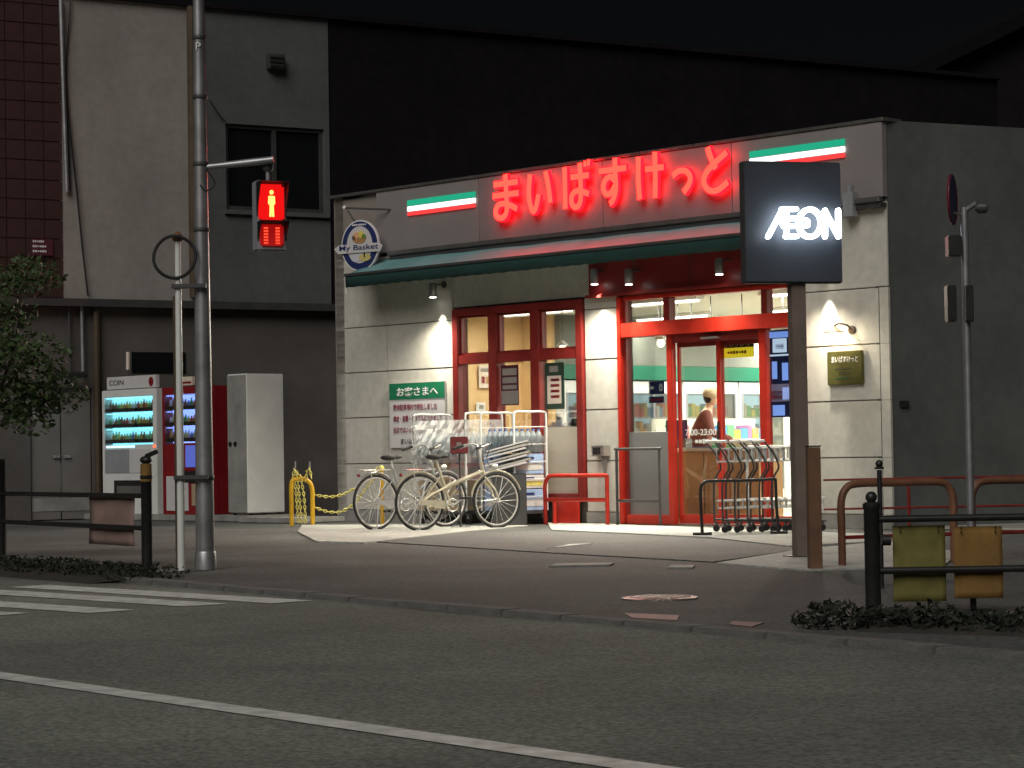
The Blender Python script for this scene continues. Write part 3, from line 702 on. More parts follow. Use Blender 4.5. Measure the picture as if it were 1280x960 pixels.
# promotional boards and posters
def poster(px0, py0, px1, py1, off, lab, base, bits=(), name='poster', cat='poster'):
    s0, z1_ = fac(px0, py0, off); s1 = fac(px1, py0, off)[0]; z0_ = fac(px0, py1, off)[1]
    t = thing(name, lab, cat, loc(0, -off), ROT)
    box_obj('sheet', base, t, s0, s1, -.003, .003, z0_, z1_)
    for (a, b, c, d, m) in bits: box_obj('print', m, t, s0+(s1-s0)*a, s0+(s1-s0)*b, -.0055, -.0035, z0_+(z1_-z0_)*c, z0_+(z1_-z0_)*d)
    return t, s0, s1, z0_, z1_
PO = -.026
m_plum = P('plum poster', (.09, .02, .035), .5); m_dgr = P('dark green poster', (.03, .06, .04), .5); m_pk = P('pale poster', (.72, .62, .52), .6); m_gry2 = P('grey print', (.28, .25, .22), .6)
poster(626, 457, 648, 507, PO, 'dark plum poster with grey lower part in the middle window light', m_plum, [(.1,.9,.75,.92,m_gry2),(.1,.9,.55,.70,m_gry2),(.1,.9,.40,.5,m_gry2),(.03,.97,.03,.36,m_gry2)])
t, a, b, c, d = poster(681, 454, 705, 512, PO, 'dark green poster with a pale list in the right window light', m_dgr, [(.12,.85,.12,.72,m_pk),(.3,.75,.6,.66,m_redm),(.3,.75,.48,.54,m_redm),(.3,.75,.36,.42,m_redm),(.3,.75,.24,.3,m_redm),(.25,.7,.8,.93,m_gry2)])
def wallposter(px0, py0, px1, py1, lab, base, bits):      # on the inner left wall, facing along the front
    pw = loc(.31, 0)
    a = sd_of(on_plane(px0, py0, pw, RD))[1]; b = sd_of(on_plane(px1, py0, pw, RD))[1]; z1_ = on_plane(px0, py0, pw, RD).z; z0_ = on_plane(px0, py1, pw, RD).z
    t = thing('poster', lab, 'poster', loc(.31, a), ROT + math.pi/2); w = b-a
    box_obj('sheet', base, t, 0, w, -.004, .0, z0_, z1_)
    for (u, v, c, d, m) in bits: box_obj('print', m, t, w*u, w*v, -.008, -.0045, z0_+(z1_-z0_)*c, z0_+(z1_-z0_)*d)
wallposter(598, 456, 614, 485, 'cream notice on the tan wall seen through the left window light', m_pk, [(.2,.45,.2,.5,m_redm),(.55,.8,.2,.5,m_wood),(.15,.85,.7,.85,m_gry2)])
wallposter(595, 503, 606, 515, 'little white card with grey square on the tan wall seen through the left window light', m_white2, [(.3,.8,.3,.75,m_gry2)])
t, a, b, c, d = poster(902, 428, 942, 448, -.20, 'yellow and dark green banner at the top of the right sliding door', m_dgr, [(.0, 1, .0, .62, P('glowing yellow print', (.9, .75, .03), .5, emis=(.9,.7,.03), estr=.5))], 'banner', 'sign')  # emission brightens the yellow part as if shop light came through
text('セルフレジ', 'lettering', m_txtw, t, a+.03, b-.05, c+(d-c)*.66, d-.01, -.0055, .003, .01); marks(m_redm, t, a+.10, b-.10, c+.04, c+(d-c)*.45, -.006, 7)
t, a, b, c, d = poster(811, 477, 830, 493, -.05, 'navy card with white figure on the left sidelight', m_navy, [(.1,.3,.4,.6,m_txtw)]); text('0', 'lettering', m_txtw, t, a+(b-a)*.7, a+(b-a)*.92, c+.03, d-.03, -.0055, .003, .02)
poster(811, 496, 830, 504, -.05, 'thin navy and red strip card on the left sidelight', m_navy, [(.1,.9,.35,.65,m_redm)])
m_bl = P('glowing blue print', (.2,.3,.6), .5, emis=(.2,.36,.95), estr=.7); m_bw = P('glowing pale print', (.6,.7,.8), .5, emis=(.55,.72,1), estr=.6)  # prints given emission so they glow as if lit from behind
t, a, b, c, d = poster(962, 413, 987, 522, -.045, 'tall blue poster column of products on the right sidelight', m_navy,
  [(0,1,.91,.98,m_bl),(.15,.85,.74,.90,m_bw),(.3,.7,.78,.84,m_vgrey),(0,1,.70,.72,m_bw),(.1,.35,.44,.64,m_bl),(.6,.9,.42,.62,m_bl),(.05,1,.18,.38,P('lilac print',(.4,.38,.7),.5)),(.05,.6,.2,.3,GC[0]),(.6,.95,.2,.34,m_bw),(.1,.7,.02,.14,m_bl)])
# shelf of goods by the right sidelight
sh = thing('goods_rack', 'white rack of wrapped goods behind the right sidelight', 'rack', loc(7.9, .55, .02), ROT)
for x in (-.02, .52): box_obj('upright', m_white2, sh, x, x+.03, 0, .4, 0, 1.25)
for k in range(4):
    z = .12+k*.32; box_obj('shelf', m_white2, sh, .01, .52, .0, .4, z, z+.02); pr = {}
    for i in range(5):
        mi = random.randrange(len(GC)); b = MB(); x = .04+i*.095
        pr.setdefault(mi, MB()).prism([(x, z+.022), (x+.08, z+.022), (x+.10, z+.2), (x+.03, z+.22)], .03, .18)
    for mi, b in pr.items(): b.build('goods', GC[mi], sh)
# gondola shelves deeper inside
for i, (x, y) in enumerate(((3.0, 4.6), (5.0, 5.6), (6.9, 4.0))):
    t = thing('goods_shelf', 'low shelf unit with packed goods, %s' % ('nearest the tan wall', 'deepest of the three inside', 'nearest the sliding doors')[i], 'shelf', loc(x, y, .02), ROT+math.pi/2, 'low goods shelves inside the shop')
    box_obj('back_board', m_cream, t, -1.1, 1.1, .2, .23, 0, 1.35)
    for k in range(4):
        z = .1+k*.31; box_obj('shelf', m_white2, t, -1.1, 1.1, -.1, .2, z, z+.02); pr = {}
        xx = -1.08
        while xx < 1.0:
            ww = random.uniform(.08, .2); mi = random.randrange(len(GC)); pr.setdefault(mi, MB()).box(xx, xx+ww-.01, -.08, .16, z+.021, z+random.uniform(.12, .25)); xx += ww
        for mi, b in pr.items(): b.build('goods', GC[mi], t)

# ------------------------------------------------------------------ people inside
def skinmesh(name, verts, edges, radii, mat, parent, root=0, sub=2):
    me = bpy.data.meshes.new(name); me.from_pydata(verts, edges, []); o = bpy.data.objects.new(name, me); COL.objects.link(o)
    o.modifiers.new('skin', 'SKIN'); 
    if not me.skin_vertices:
        me.attributes
    sv = me.skin_vertices[0].data if me.skin_vertices else None
    if sv is None:
        bpy.context.view_layer.objects.active = o; sv = me.skin_vertices[0].data
    for i, r in enumerate(radii): sv[i].radius = (r if isinstance(r, tuple) else (r, r)); sv[i].use_root = (i == root)
    o.modifiers.new('sub', 'SUBSURF').levels = sub
    bpy.context.view_layer.update()
    m2 = bpy.data.meshes.new_from_object(o.evaluated_get(bpy.context.evaluated_depsgraph_get())); bpy.data.objects.remove(o)
    for p in m2.polygons: p.use_smooth = True
    m2.materials.clear(); m2.materials.append(mat); m2.name = name
    q = bpy.data.objects.new(name, m2); COL.objects.link(q); q.parent = parent; return q
def person(p, rz, lab, h, shirt, trous, cap=None, bend=.12, reach=.35):
    t = thing('person', lab, 'person', p, rz); k = h/1.7      # faces local -y
    def Z(*a): return [(x*k, y*k, z*k) for x, y, z in a]
    b = bend
    J = Z((0,0,.95),(0,-b*.4,1.15),(0,-b,1.36),(0,-b*1.25,1.47),(0,-b*1.5,1.60),
          (.17,-b,1.40),(.23,-b-.06,1.14),(.20,-b-reach,1.04),(.19,-b-reach-.10,1.03),
          (-.17,-b,1.40),(-.23,-b-.06,1.14),(-.20,-b-reach,1.04),(-.19,-b-reach-.10,1.03),
          (.10,0,.86),(.11,.0,.48),(.11,.02,.08),(.12,-.14,.04),(-.10,0,.86),(-.11,-.01,.48),(-.11,.02,.08),(-.12,-.14,.04))
    E_ = [(0,1),(1,2),(2,3),(3,4),(2,5),(5,6),(6,7),(7,8),(2,9),(9,10),(10,11),(11,12),(0,13),(13,14),(14,15),(15,16),(0,17),(17,18),(18,19),(19,20)]
    R_ = [.13,.12,.13,.055,.075,.055,.042,.03,.035,.055,.042,.03,.035,.085,.058,.042,.04,.085,.058,.042,.04]
    skinmesh('body', J, E_, [r*k*(.8 if r > .1 else .88) for r in R_], m_skin, t)
    skinmesh('shirt', [J[i] for i in (0,1,2,5,6,7,9,10,11)] + Z((0,0,.84)), [(0,1),(1,2),(2,3),(3,4),(4,5),(2,6),(6,7),(7,8),(0,9)], [r*k for r in (.165,.16,.165,.08,.062,.045,.08,.062,.045,.16)], shirt, t)
    skinmesh('trousers', [J[i] for i in (0,13,14,15,17,18,19)], [(0,1),(1,2),(2,3),(0,4),(4,5),(5,6)], [r*k for r in (.15,.105,.075,.06,.105,.075,.06)], trous, t)
    hc = Vector(J[4]) + Vector((0, -.01*k, .02*k))
    MB().ball(hc, .1*k, .80, .95, 1.18, 16, 12).build('head', m_skin, t)
    MB().ball((hc.x, hc.y-.10*k, hc.z-.01*k), .014*k, 1, 1.3, 1.5).build('nose', m_skin, t)
    for sx in (-1, 1):
        MB().ball((hc.x+sx*.033*k, hc.y-.088*k, hc.z+.015*k), .010*k).build('eye', m_hair, t); MB().ball((hc.x+sx*.082*k, hc.y, hc.z), .022*k, .4, .8, 1.3).build('ear', m_skin, t)
        hx = J[8] if sx > 0 else J[12]
        for f in range(4):
            a = Vector(hx) + Vector(((f-1.5)*.019*k, -.02*k, 0)); MB().tube([a, a+Vector((0, -.035*k, -.006*k)), a+Vector((0, -.06*k, -.025*k))], [.009*k, .0085*k, .007*k], 6).build('finger', m_skin, t)
        a = Vector(hx) + Vector((-sx*.035*k, 0, 0)); MB().tube([a, a+Vector((-sx*.02*k, -.03*k, -.01*k))], [.011*k, .009*k], 6).build('thumb', m_skin, t)
    box_obj('mouth', m_redm, t, hc.x-.02*k, hc.x+.02*k, hc.y-.094*k, hc.y-.088*k, hc.z-.055*k, hc.z-.048*k)
    MB().ball((hc.x, hc.y+.022*k, hc.z+.022*k), .108*k, .84, .86, 1.14, 16, 12).build('hair', m_hair, t)
    if cap:
        MB().ball((hc.x, hc.y+.005*k, hc.z+.05*k), .118*k, .92, 1.0, .85, 16, 12).build('cap', cap, t)
    return t
pp = on_plane(872, 513, loc(0, 1.95), ND)
person((pp.x, pp.y, .02), ROT+2.3, 'person in a pale tan cap and rust brown top standing behind the left sliding door', 1.66, P('rust top', (.17, .05, .04), .8), m_navy, P('tan cap', (.50, .40, .26), .7))
pp = on_plane(722, 515, loc(0, 1.1), ND)
person((pp.x, pp.y, .02), ROT+1.2, 'person in dark clothes bending over bags behind the right window light', 1.56, P('charcoal jacket', (.03, .035, .04), .8), m_black, None, .28)
pp = on_plane(700, 524, loc(0, .75), ND)
bgq = thing('shopping_bag', 'pale blue and white shopping bag on the ledge behind the right window light', 'bag', (pp.x, pp.y, 1.12), ROT)
MB().prism([(-.14, 0), (.14, 0), (.16, .14), (.05, .20), (-.08, .19), (-.16, .12)], -.08, .08).build('sack', m_signw, bgq); MB().prism([(0, .02), (.10, .02), (.12, .25), (.03, .27)], -.10, -.082).build('lining', m_paleb, bgq)
pt = thing('packing_table', 'packing ledge behind the right window light', 'table', loc(4.6, .5, .02), ROT); box_obj('top', m_cream, pt, -.9, .3, 0, .45, 1.04, 1.09)
for x in (-.85, .22): box_obj('leg', m_alu, pt, x, x+.04, .2, .24, 0, 1.038)

# ------------------------------------------------------------------ square logo sign on its pole
pb = g(1002, 697)
az = math.radians(75); bd = Vector((math.sin(az), math.cos(az), 0)); brz = math.atan2(bd.y, bd.x)
asn = thing('pylon_sign', 'dark square pylon sign with glowing white logo on a brown post before the door', 'sign', (pb.x, pb.y, 0), brz)
sc = FPX / (pb.y)
def lx(px): return ((px - 640)/FPX*pb.y - pb.x)/math.cos(math.pi/2-az)
zt = on_plane(990, 204, pb, Vector((0,1,0))).z; zb = on_plane(990, 355, pb, Vector((0,1,0))).z
X0, X1 = -.485, .375
box_obj('post', P('brown grey steel post', (.20, .15, .125), .5, nscale=4, namt=.3), asn, -.062, .062, -.06, .06, 0, zb+.02, ch=.008); box_obj('base_plate', m_darkg, asn, -.12, .12, -.12, .12, 0, .018)
box_obj('cabinet', m_darkg, asn, X0, X1, -.10, .02, zb, zt, ch=.008); box_obj('face', m_dark, asn, X0+.004, X1-.004, -.106, -.1005, zb+.012, zt-.012)
lg = MB(); A = [(957,299),(963.5,299)]
# logo strokes measured on the photo, turned into the sign's own plane
sn = Vector((-bd.y, bd.x, 0))
pf = pb - sn*.19
def LP(px, py): q = on_plane(px, py, pf, sn) - pb; return (q.dot(bd), q.z)
logo = [[(960,296),(978,262)], [(977,261.5),(995,261.5)], [(983,263),(983,296)], [(982,295.5),(996,295.5)], [(981,273),(993,273)], [(976.5,277),(980,283)], [(980,283),(1009,282)],
        [(1031,296),(1031,263)], [(1031,264),(1048,296)], [(1048,296),(1047.5,263)]]
for i, st in enumerate(logo): ribbon(lg, [LP(*p) for p in st], .040, -.205-.0006*i, -.175, rnd=True)
cxp, cyp = 1012, 279
ring = [LP(cxp+14*math.cos(t), cyp+17.2*math.sin(t)) for t in [2*math.pi*i/28 for i in range(29)]]
ribbon(lg, ring, .042, -.2126, -.175, k=1)
ring = [LP(1004+6*math.cos(t), 278+4*math.sin(t)) for t in [2*math.pi*i/14 for i in range(15)]]
ribbon(lg, ring, .028, -.2132, -.175, k=1)
lg.build('logo', e_aeon, asn)

# ------------------------------------------------------------------ guard rails at the front
def rails(name, lab, cat, p, rz, segs, r, mat, grp=None, n=8):
    t = thing(name, lab, cat, p, rz, grp)
    for nm, pts in segs: MB().tube(pts, r, n).build(nm, mat, t)
    return t
q0 = g(690, 657); s_, d_ = sd_of(q0)
s_, d_ = 4.55, -.32
rails('red_guard_rail', 'low red pipe guard rail in front of the right window light', 'guard rail', loc(s_, d_), ROT,
      [('hoop', smooth([(0,0,0),(0,0,.3),(0,0,.50),(.06,0,.60),(.14,0,.62),(.5,0,.62),(1.0,0,.62),(1.09,0,.62),(1.10,0,.60),(1.10,0,.3),(1.10,0,0)],3)), ('mid_rail', [(0,0,.32),(1.10,0,.32)]), ('foot', [(.04,.12,0),(.04,.12,.3)])], .026, m_red)
box_obj('sill_panel', m_red, shop, 4.5, 4.9, -.09, -.055, .02, .29)
rails('steel_guard_frame', 'thin steel guard frame in front of the left sidelight', 'guard rail', loc(5.85, -.35), ROT,
      [('post', [(0,0,0),(0,0,.93)]), ('post', [(.72,0,0),(.72,0,.93)]), ('top_rail', [(-.03,0,.94),(.75,0,.94)]), ('mid_rail', [(0,0,.31),(.72,0,.31)])], .017, m_darkg)
rails('steel_guard_frame', 'steel guard frame beside the right sidelight behind the carts', 'guard rail', loc(8.05, -.45), ROT,
      [('post', [(0,0,0),(0,0,.93)]), ('post', [(.75,0,0),(.75,0,.93)]), ('top_rail', [(-.03,0,.94),(.78,0,.94)]), ('mid_rail', [(0,0,.33),(.75,0,.33)])], .017, m_chrome)
# red pipes at the right end
ra = Vector((g(1027, 690).x, 24.6, 0)); ra.x = (1027-640)/FPX*24.6
rr = thing('red_pipe_fence', 'two thin red pipe rails running right from the brown post past the shop corner', 'fence', ra, math.radians(8))
for z in (.585, .285): MB().tube([(0, 0, z), (3.6, 0, z+.0)], .012, 6).build('rail', m_redd, rr)
for x in (.9, 2.2, 3.5): MB().tube([(x, 0, 0), (x, 0, .6)], .018, 6).build('post', m_redd, rr)
# brown square post
bp_ = g(1019, 712)
br = thing('brown_post', 'short brown square post right of the pylon sign pole', 'post', (bp_.x, bp_.y, 0), .1)
box_obj('shaft', m_brownp, br, -.048, .048, -.05, .05, 0, .915, ch=.006); box_obj('cap', m_brownd, br, -.052, .052, -.054, .054, .917, .93, ch=.004)
# orange hoops
def hoop(p, rz, w, h, r, mat, lab, mid=True):
    t = thing('hoop_barrier', lab, 'barrier', p, rz)
    pts = smooth([(0,0,0),(0,0,h*.5),(0,0,h-.14),(.04,0,h-.04),(.14,0,h),(w/2,0,h),(w-.14,0,h),(w-.04,0,h-.04),(w,0,h-.14),(w,0,h*.5),(w,0,0)], 4)
    MB().tube(pts, r, 10).build('hoop', mat, t)
    if mid: MB().tube([(0, 0, h*.35), (w, 0, h*.35)], r*.5, 6).build('mid_bar', m_redd, t)
    return t
hp = g(1053, 708)
hoop((hp.x, hp.y, 0), math.radians(22), 1.0, .63, .03, m_orange, 'orange brown hoop barrier beside the brown square post')
hp2 = g(1053, 708) + Vector((math.cos(math.radians(22)), math.sin(math.radians(22)), 0))*1.17
hoop((hp2.x, hp2.y, 0), math.radians(22), 1.0, .63, .03, m_orange, 'orange brown hoop barrier at the right edge of the photo')
# ------------------------------------------------------------------ right roadside fence with boards
fp = g(1092, 768)
def black_post(t, x, h, r, knob=True):
    MB().lathe([(r, 0), (r, h-.06), (r*1.12, h-.055), (r*1.12, h-.03), (r*.8, h-.02)], (x, 0, 0), 14).build('post', m_black, t)
    if knob: MB().ball((x, 0, h+.005), r*.75).build('knob', m_black, t)
fe = thing('roadside_fence', 'black pipe fence on the right kerb with one thick post and two rails', 'fence', (fp.x, fp.y, 0), math.radians(1.5))
black_post(fe, 0, .63, .043)
for z in (.515, .235): MB().tube([(0.03, 0, z), (2.6, 0, z)], .019, 8).build('rail', m_black, fe)
black_post(fe, 2.2, .63, .043)
MB().lathe([(.03, 0), (.03, .05)], (.05, -.0, .40), 10, 'x').build('rail_clamp', m_black, fe)
fq = Vector(((1097-640)/FPX*15.5, 15.5, 0))
tp = thing('thin_black_post', 'thin black post with finial just behind the thick fence post', 'post', fq)
MB().tube([(0, 0, 0), (0, 0, .76)], .016, 8).build('shaft', m_black, tp); MB().ball((0, 0, .80), .025).build('finial', m_black, tp); MB().lathe([(.03, .0), (.03, .015)], (0, 0, .765), 10).build('collar', m_black, tp)
def board(px0, py0, px1, py1, D, mat, lab):
    x0 = (px0-640)/FPX*D; x1 = (px1-640)/FPX*D; m_ = (px0+px1)/2
    z1 = on_plane(m_, py0, Vector((0, D, 0)), Vector((0,1,0))).z; z0 = on_plane(m_, py1, Vector((0, D, 0)), Vector((0,1,0))).z
    t = thing('hanging_board', lab, 'board', (x0, D, 0), .03)
    w = x1-x0; n = 10; vs = []; fs = []
    for i in range(n+1):
        for j in range(n+1):
            vs.append((w*i/n, .003*math.sin(i*.9+j*.5)+.002*math.sin(j*1.3), z0+(z1-z0)*j/n))
    for i in range(n):
        for j in range(n): a = i*(n+1)+j; fs.append((a, a+n+1, a+n+2, a+1))
    o = MB().add(vs, fs, True).build('sheet', mat, t); m = o.modifiers.new('s', 'SOLIDIFY'); m.thickness = .006
    for x in (.04, w-.04): MB().tube([(x, -.028, z1-.03), (x, .03, z1-.02), (x, -.028, z1+.0)], .004, 5).build('tie', m_black, t)
    return t
board(1112, 657, 1178, 752, fp.y+.04, m_yelb, 'olive yellow mesh sheet hanging on the right fence')
ob = board(1188, 658, 1249, 748, fp.y+.04, m_orb, 'orange sheet hanging on the right fence beside the olive one')
lgp = thing('short_stake', 'short dark stake below the orange sheet', 'post', ((1216-640)/FPX*fp.y, fp.y+.12, 0)); MB().tube([(0, 0, -.03), (0, 0, .3)], .018, 7).build('stake', m_black, lgp)
# road sign pole on the right
D = 18.5; sx_ = (1210-640)/FPX*D
rs = thing('road_sign_pole', 'grey pole carrying a round road sign seen edge on and small dark boxes', 'road sign', (sx_, D, 0))
MB().tube([(0, 0, 0), (0, 0, 2.75)], .030, 12).build('pole', m_galv, rs)
zz = on_plane(1195, 250, Vector((0, D, 0)), Vector((0,1,0))).z
def rot_disc(mb, c, r, a, th, n=28):
    d = Vector((math.cos(a), math.sin(a), 0)); nn = Vector((-d.y, d.x, 0)); c = Vector(c)
    F_ = [c + d*r*math.cos(2*math.pi*k/n) + Vector((0,0,1))*r*math.sin(2*math.pi*k/n) + nn*th/2 for k in range(n)]
    B_ = [v - nn*th for v in F_]
    mb.add(F_+B_, [tuple(range(n)), tuple(range(2*n-1, n-1, -1))] + [(i, (i+1) % n, (i+1) % n+n, i+n) for i in range(n)])
b = MB(); rot_disc(b, (-.09, -.02, zz), .2, math.radians(70), .006); b.build('sign_disc', m_navy, rs)
b = MB(); 
for k in range(28): pass
pts = [(-.093+math.cos(math.radians(70))*.19*math.cos(t), -.02+math.sin(math.radians(70))*.19*math.cos(t), zz+.19*math.sin(t)) for t in [2*math.pi*i/28 for i in range(28)]]
MB().tube(pts, .010, 5, closed=True).build('sign_rim', m_redm, rs)
MB().tube([(0, 0, zz-.12), (-.09, -.02, zz-.1)], .012, 6).build('bracket', m_alu, rs); MB().tube([(0, 0, 2.72), (.09, -.05, 2.78)], .022, 8).build('lamp_arm', m_galv, rs); MB().lathe([(.02,0),(.045,.03),(.045,.09),(.02,.1)], (.07, -.05, 2.74), 12, 'x').build('lamp_head', m_darkg, rs)
for (px, py, w, h) in ((1195, 308, .05, .08), (1190, 380, .035, .14), (1212, 380, .03, .14)):
    z_ = on_plane(px, py, Vector((0, D, 0)), Vector((0,1,0))).z; x_ = (px-1210)/FPX*D
    box_obj('control_box', m_black, rs, x_-w, x_+w, -.09, .06 if x_ < -.03 else .07, z_-h, z_+h, ch=.006)

# ------------------------------------------------------------------ hedges by the kerb
def leaves(mb, c, rx, ry, rz_, n, size, shell=.5):
    for _ in range(n):
        while True:
            u = Vector((random.uniform(-1,1), random.uniform(-1,1), random.uniform(-1,1)))
            if shell < u.length <= 1: break
        q = Vector(c) + Vector((u.x*rx, u.y*ry, u.z*rz_))
        if q.z < -.05: continue
        a = Vector((random.gauss(0,1), random.gauss(0,1), random.gauss(0,.7))).normalized(); b = a.cross(Vector((random.gauss(0,1), random.gauss(0,1), random.gauss(0,1)))).normalized()
        s = size*random.uniform(.6, 1.3)
        mb.add([q-a*s, q+b*s*.45, q+a*s, q-b*s*.45], [(0,1,2,3)])
def hedge(pA, pB, w, h, n, label):
    a = g(*pA); b = g(*pB); mb = MB(); mo = MB(); L = (b-a).length; d = (b-a).normalized(); N = max(4, int(L/.25))
    nrm = Vector((-d.y, d.x, 0))
    for i in range(N+1):
        c = a + d*L*i/N
        leaves(mb, (c.x, c.y, h*.35), w*random.uniform(.7, 1.1), w*.9, h*random.uniform(.5, .85), n, .024, .3)
    vs = []
    for i in range(N*2+1):
        c = a + d*L*i/(N*2)
        for j in range(7):
            t = j/6*math.pi; vs.append((*(c + nrm*w*1.1*math.cos(t)).xy, -.03 + (h*.5*min(1, i/2, (N*2-i)/2)+random.uniform(-.01, .02))*math.sin(t)))
    mo.add(vs, [(i*7+j, i*7+j+1, (i+1)*7+j+1, (i+1)*7+j) for i in range(N*2) for j in range(6)], True)
    o = mo.build('planting_strip', m_soil); o['kind'] = 'structure'
    o = mb.build('ground_cover', m_leafd); o['kind'] = 'stuff'; tag(o, label, 'ground cover')
hedge((1048, 784), (1420, 794), .22, .12, 420, 'dark low planting along the right kerb at the foot of the fence')
hedge((-60, 705), (178, 722), .40, .10, 260, 'dark low planting along the left kerb by the crossing')
# kerb stones round the right planting
# ------------------------------------------------------------------ left side: fence, poles, signal
LA = g(184, 710); LB = g(2, 695); ld = (LB-LA).normalized(); rzl = math.atan2(ld.y, ld.x); LL = (LB-LA).length
lf = thing('roadside_fence', 'black pipe fence on the left kerb with two rails and two posts', 'fence', (LA.x, LA.y, 0), rzl)
black_post(lf, 0, .80, .046, False); black_post(lf, LL, .95, .05, False)
for z in (.60, .33): MB().tube([(0, 0, z), (LL+1.2, 0, z)], .021, 8).build('rail', m_black, lf)
MB().lathe([(.048, 0), (.048, .15)], (0, 0, .72), 14).build('reflector_band', m_orb, lf)
MB().ball((0, 0, .90), .05, 1.2, 1, .7).build('cap', m_black, lf); MB().tube([(0, 0, .93), (.0, -.10, .97)], .02, 6).build('cap_lever', m_black, lf)
dd = (LA + LB)/2
pbx = g(139, 700); 
t = thing('hanging_board', 'faded pinkish brown sheet hanging on the left fence', 'board', LA + ld*.35, rzl)
w = 1.02; b = MB(); vs = []; fs = []
for i in range(9):
    for j in range(9): vs.append((w*i/8, -.035+.006*math.sin(i+j*.6), .17+.42*j/8))
for i in range(8):
    for j in range(8): a = i*9+j; fs.append((a, a+9, a+10, a+1))
o = b.add(vs, fs, True).build('sheet', m_pinkb, t); m = o.modifiers.new('s', 'SOLIDIFY'); m.thickness = .006
# big tapered pole
def PX(px, D): return (px-640)/FPX*D
def ZY(px, py, D): return on_plane(px, py, Vector((0, D, 0)), Vector((0,1,0))).z
pp = g(257, 712); D = pp.y
sp_ = thing('signal_pole', 'tall tapered grey steel pole with traffic signal arm near the crossing', 'pole', (pp.x, pp.y, 0))
top = Vector((PX(249, D)-pp.x, 0, ZY(249, 0, D)+1.6)); 
def pc(z): return Vector((0, 0, z)) + Vector(((PX(249, D)-pp.x)*z/ZY(249, 0, D) + 0, 0, 0))*0
MB().tube([(0,0,.0), (0,0,.12), (0,0,6.5)], [.078, .078, .034], 18).build('shaft', m_galv, sp_)
MB().lathe([(.088, 0), (.088, .135), (.08, .15)], (0, 0, 0), 18).build('base_sleeve', m_galv, sp_)
for py in (50, 124, 208, 290, 600):
    z_ = ZY(252, py, D); r_ = .078 - .044*z_/6.5
    MB().lathe([(r_+.004, 0), (r_+.008, .005), (r_+.008, .03), (r_+.004, .035)], (0, 0, z_), 16).build('strap', m_darkg, sp_)
text('P', 'lettering', m_txtw, sp_, -.02, .02, ZY(252, 50, D)-.09, ZY(252, 50, D)-.03, -.062, .003)
zA = ZY(262, 209, D)
MB().tube([(.03, 0, zA), (.60, -.03, zA+.05)], [.026, .032], 10).build('signal_arm', m_galv, sp_)
MB().tube(smooth([(.05, -.02, zA-.02), (.12, -.04, zA-.14), (.05, -.05, zA-.20), (.0, -.06, zA-.15)]), .006, 5).build('cable', m_black, sp_)
# brown drain pipe / old pole running beside it (on the building behind)
# signal head
hx = PX(342, D); zt_ = ZY(335, 226, D); zb_ = ZY(335, 314, D); hh = zt_-zb_
sh_ = thing('pedestrian_signal', 'pedestrian signal lit red with standing figure and countdown bars', 'traffic signal', (hx, D-.03, 0), .42)
box_obj('housing', m_vgrey, sh_, -.115, .135, -.0, .15, zb_, zt_, ch=.012)
box_obj('red_lamp', e_sig, sh_, -.105, .105, -.014, -.002, zt_-.335, zt_-.035, ch=.02)
box_obj('wait_lamp', P('faintly glowing red lens', (.25, .02, .02), .3, emis=(1, .01, .01), estr=.25), sh_, -.10, .10, -.010, -.002, zb_+.04, zb_+.215, ch=.015)  # lens given a faint red emission of its own
fz = zt_-.185
fig = MB(); ell(fig, .017, .019, -.022, -.0145, 14, 0, fz+.085); fig.prism([(-.030, fz-.005), (-.022, fz-.02), (-.02, fz+.03), (-.016, fz-.025), (-.02, fz-.115), (-.004, fz-.115), (0, fz-.04), (.004, fz-.115), (.02, fz-.115), (.016, fz-.025), (.02, fz+.03), (.022, fz-.02), (.030, fz-.005), (.026, fz+.055), (-.026, fz+.055)], -.022, -.0145)
fig.build('standing_figure', e_man, sh_)
for sx in (-.05, .05):
    for k in range(6): box_obj('bar', e_bar, sh_, sx-.018, sx+.018, -.016, -.0105, zb_+.052+k*.025, zb_+.067+k*.025)
hd = MB()
for z0, z1, w in ((zt_-.35, zt_-.02, .12), (zb_+.03, zb_+.235, .115)):
    hd.box(-w, w, -.12, -.0, z1, z1+.006); hd.add([(-w, 0, z1), (-w, -.12, z1), (-w, 0, z0+.05), (-w-.005, 0, z1), (-w-.005, -.12, z1), (-w-.005, 0, z0+.05)], [(0,1,2),(5,4,3),(0,3,4,1),(1,4,5,2),(2,5,3,0)]); hd.add([(w, 0, z1), (w, -.12, z1), (w, 0, z0+.05), (w+.005, 0, z1), (w+.005, -.12, z1), (w+.005, 0, z0+.05)], [(0,1,2),(5,4,3),(0,3,4,1),(1,4,5,2),(2,5,3,0)])
hd.build('visor', m_black, sh_)
MB().tube([(-.0, .07, zt_), (-.0, .07, zt_+.12)], .02, 8).build('hanger', m_galv, sh_); MB().lathe([(.03, 0), (.045, .02), (.045, .06), (.02, .08)], (0, .07, zt_+.08), 12).build('joint_cap', m_darkg, sh_)
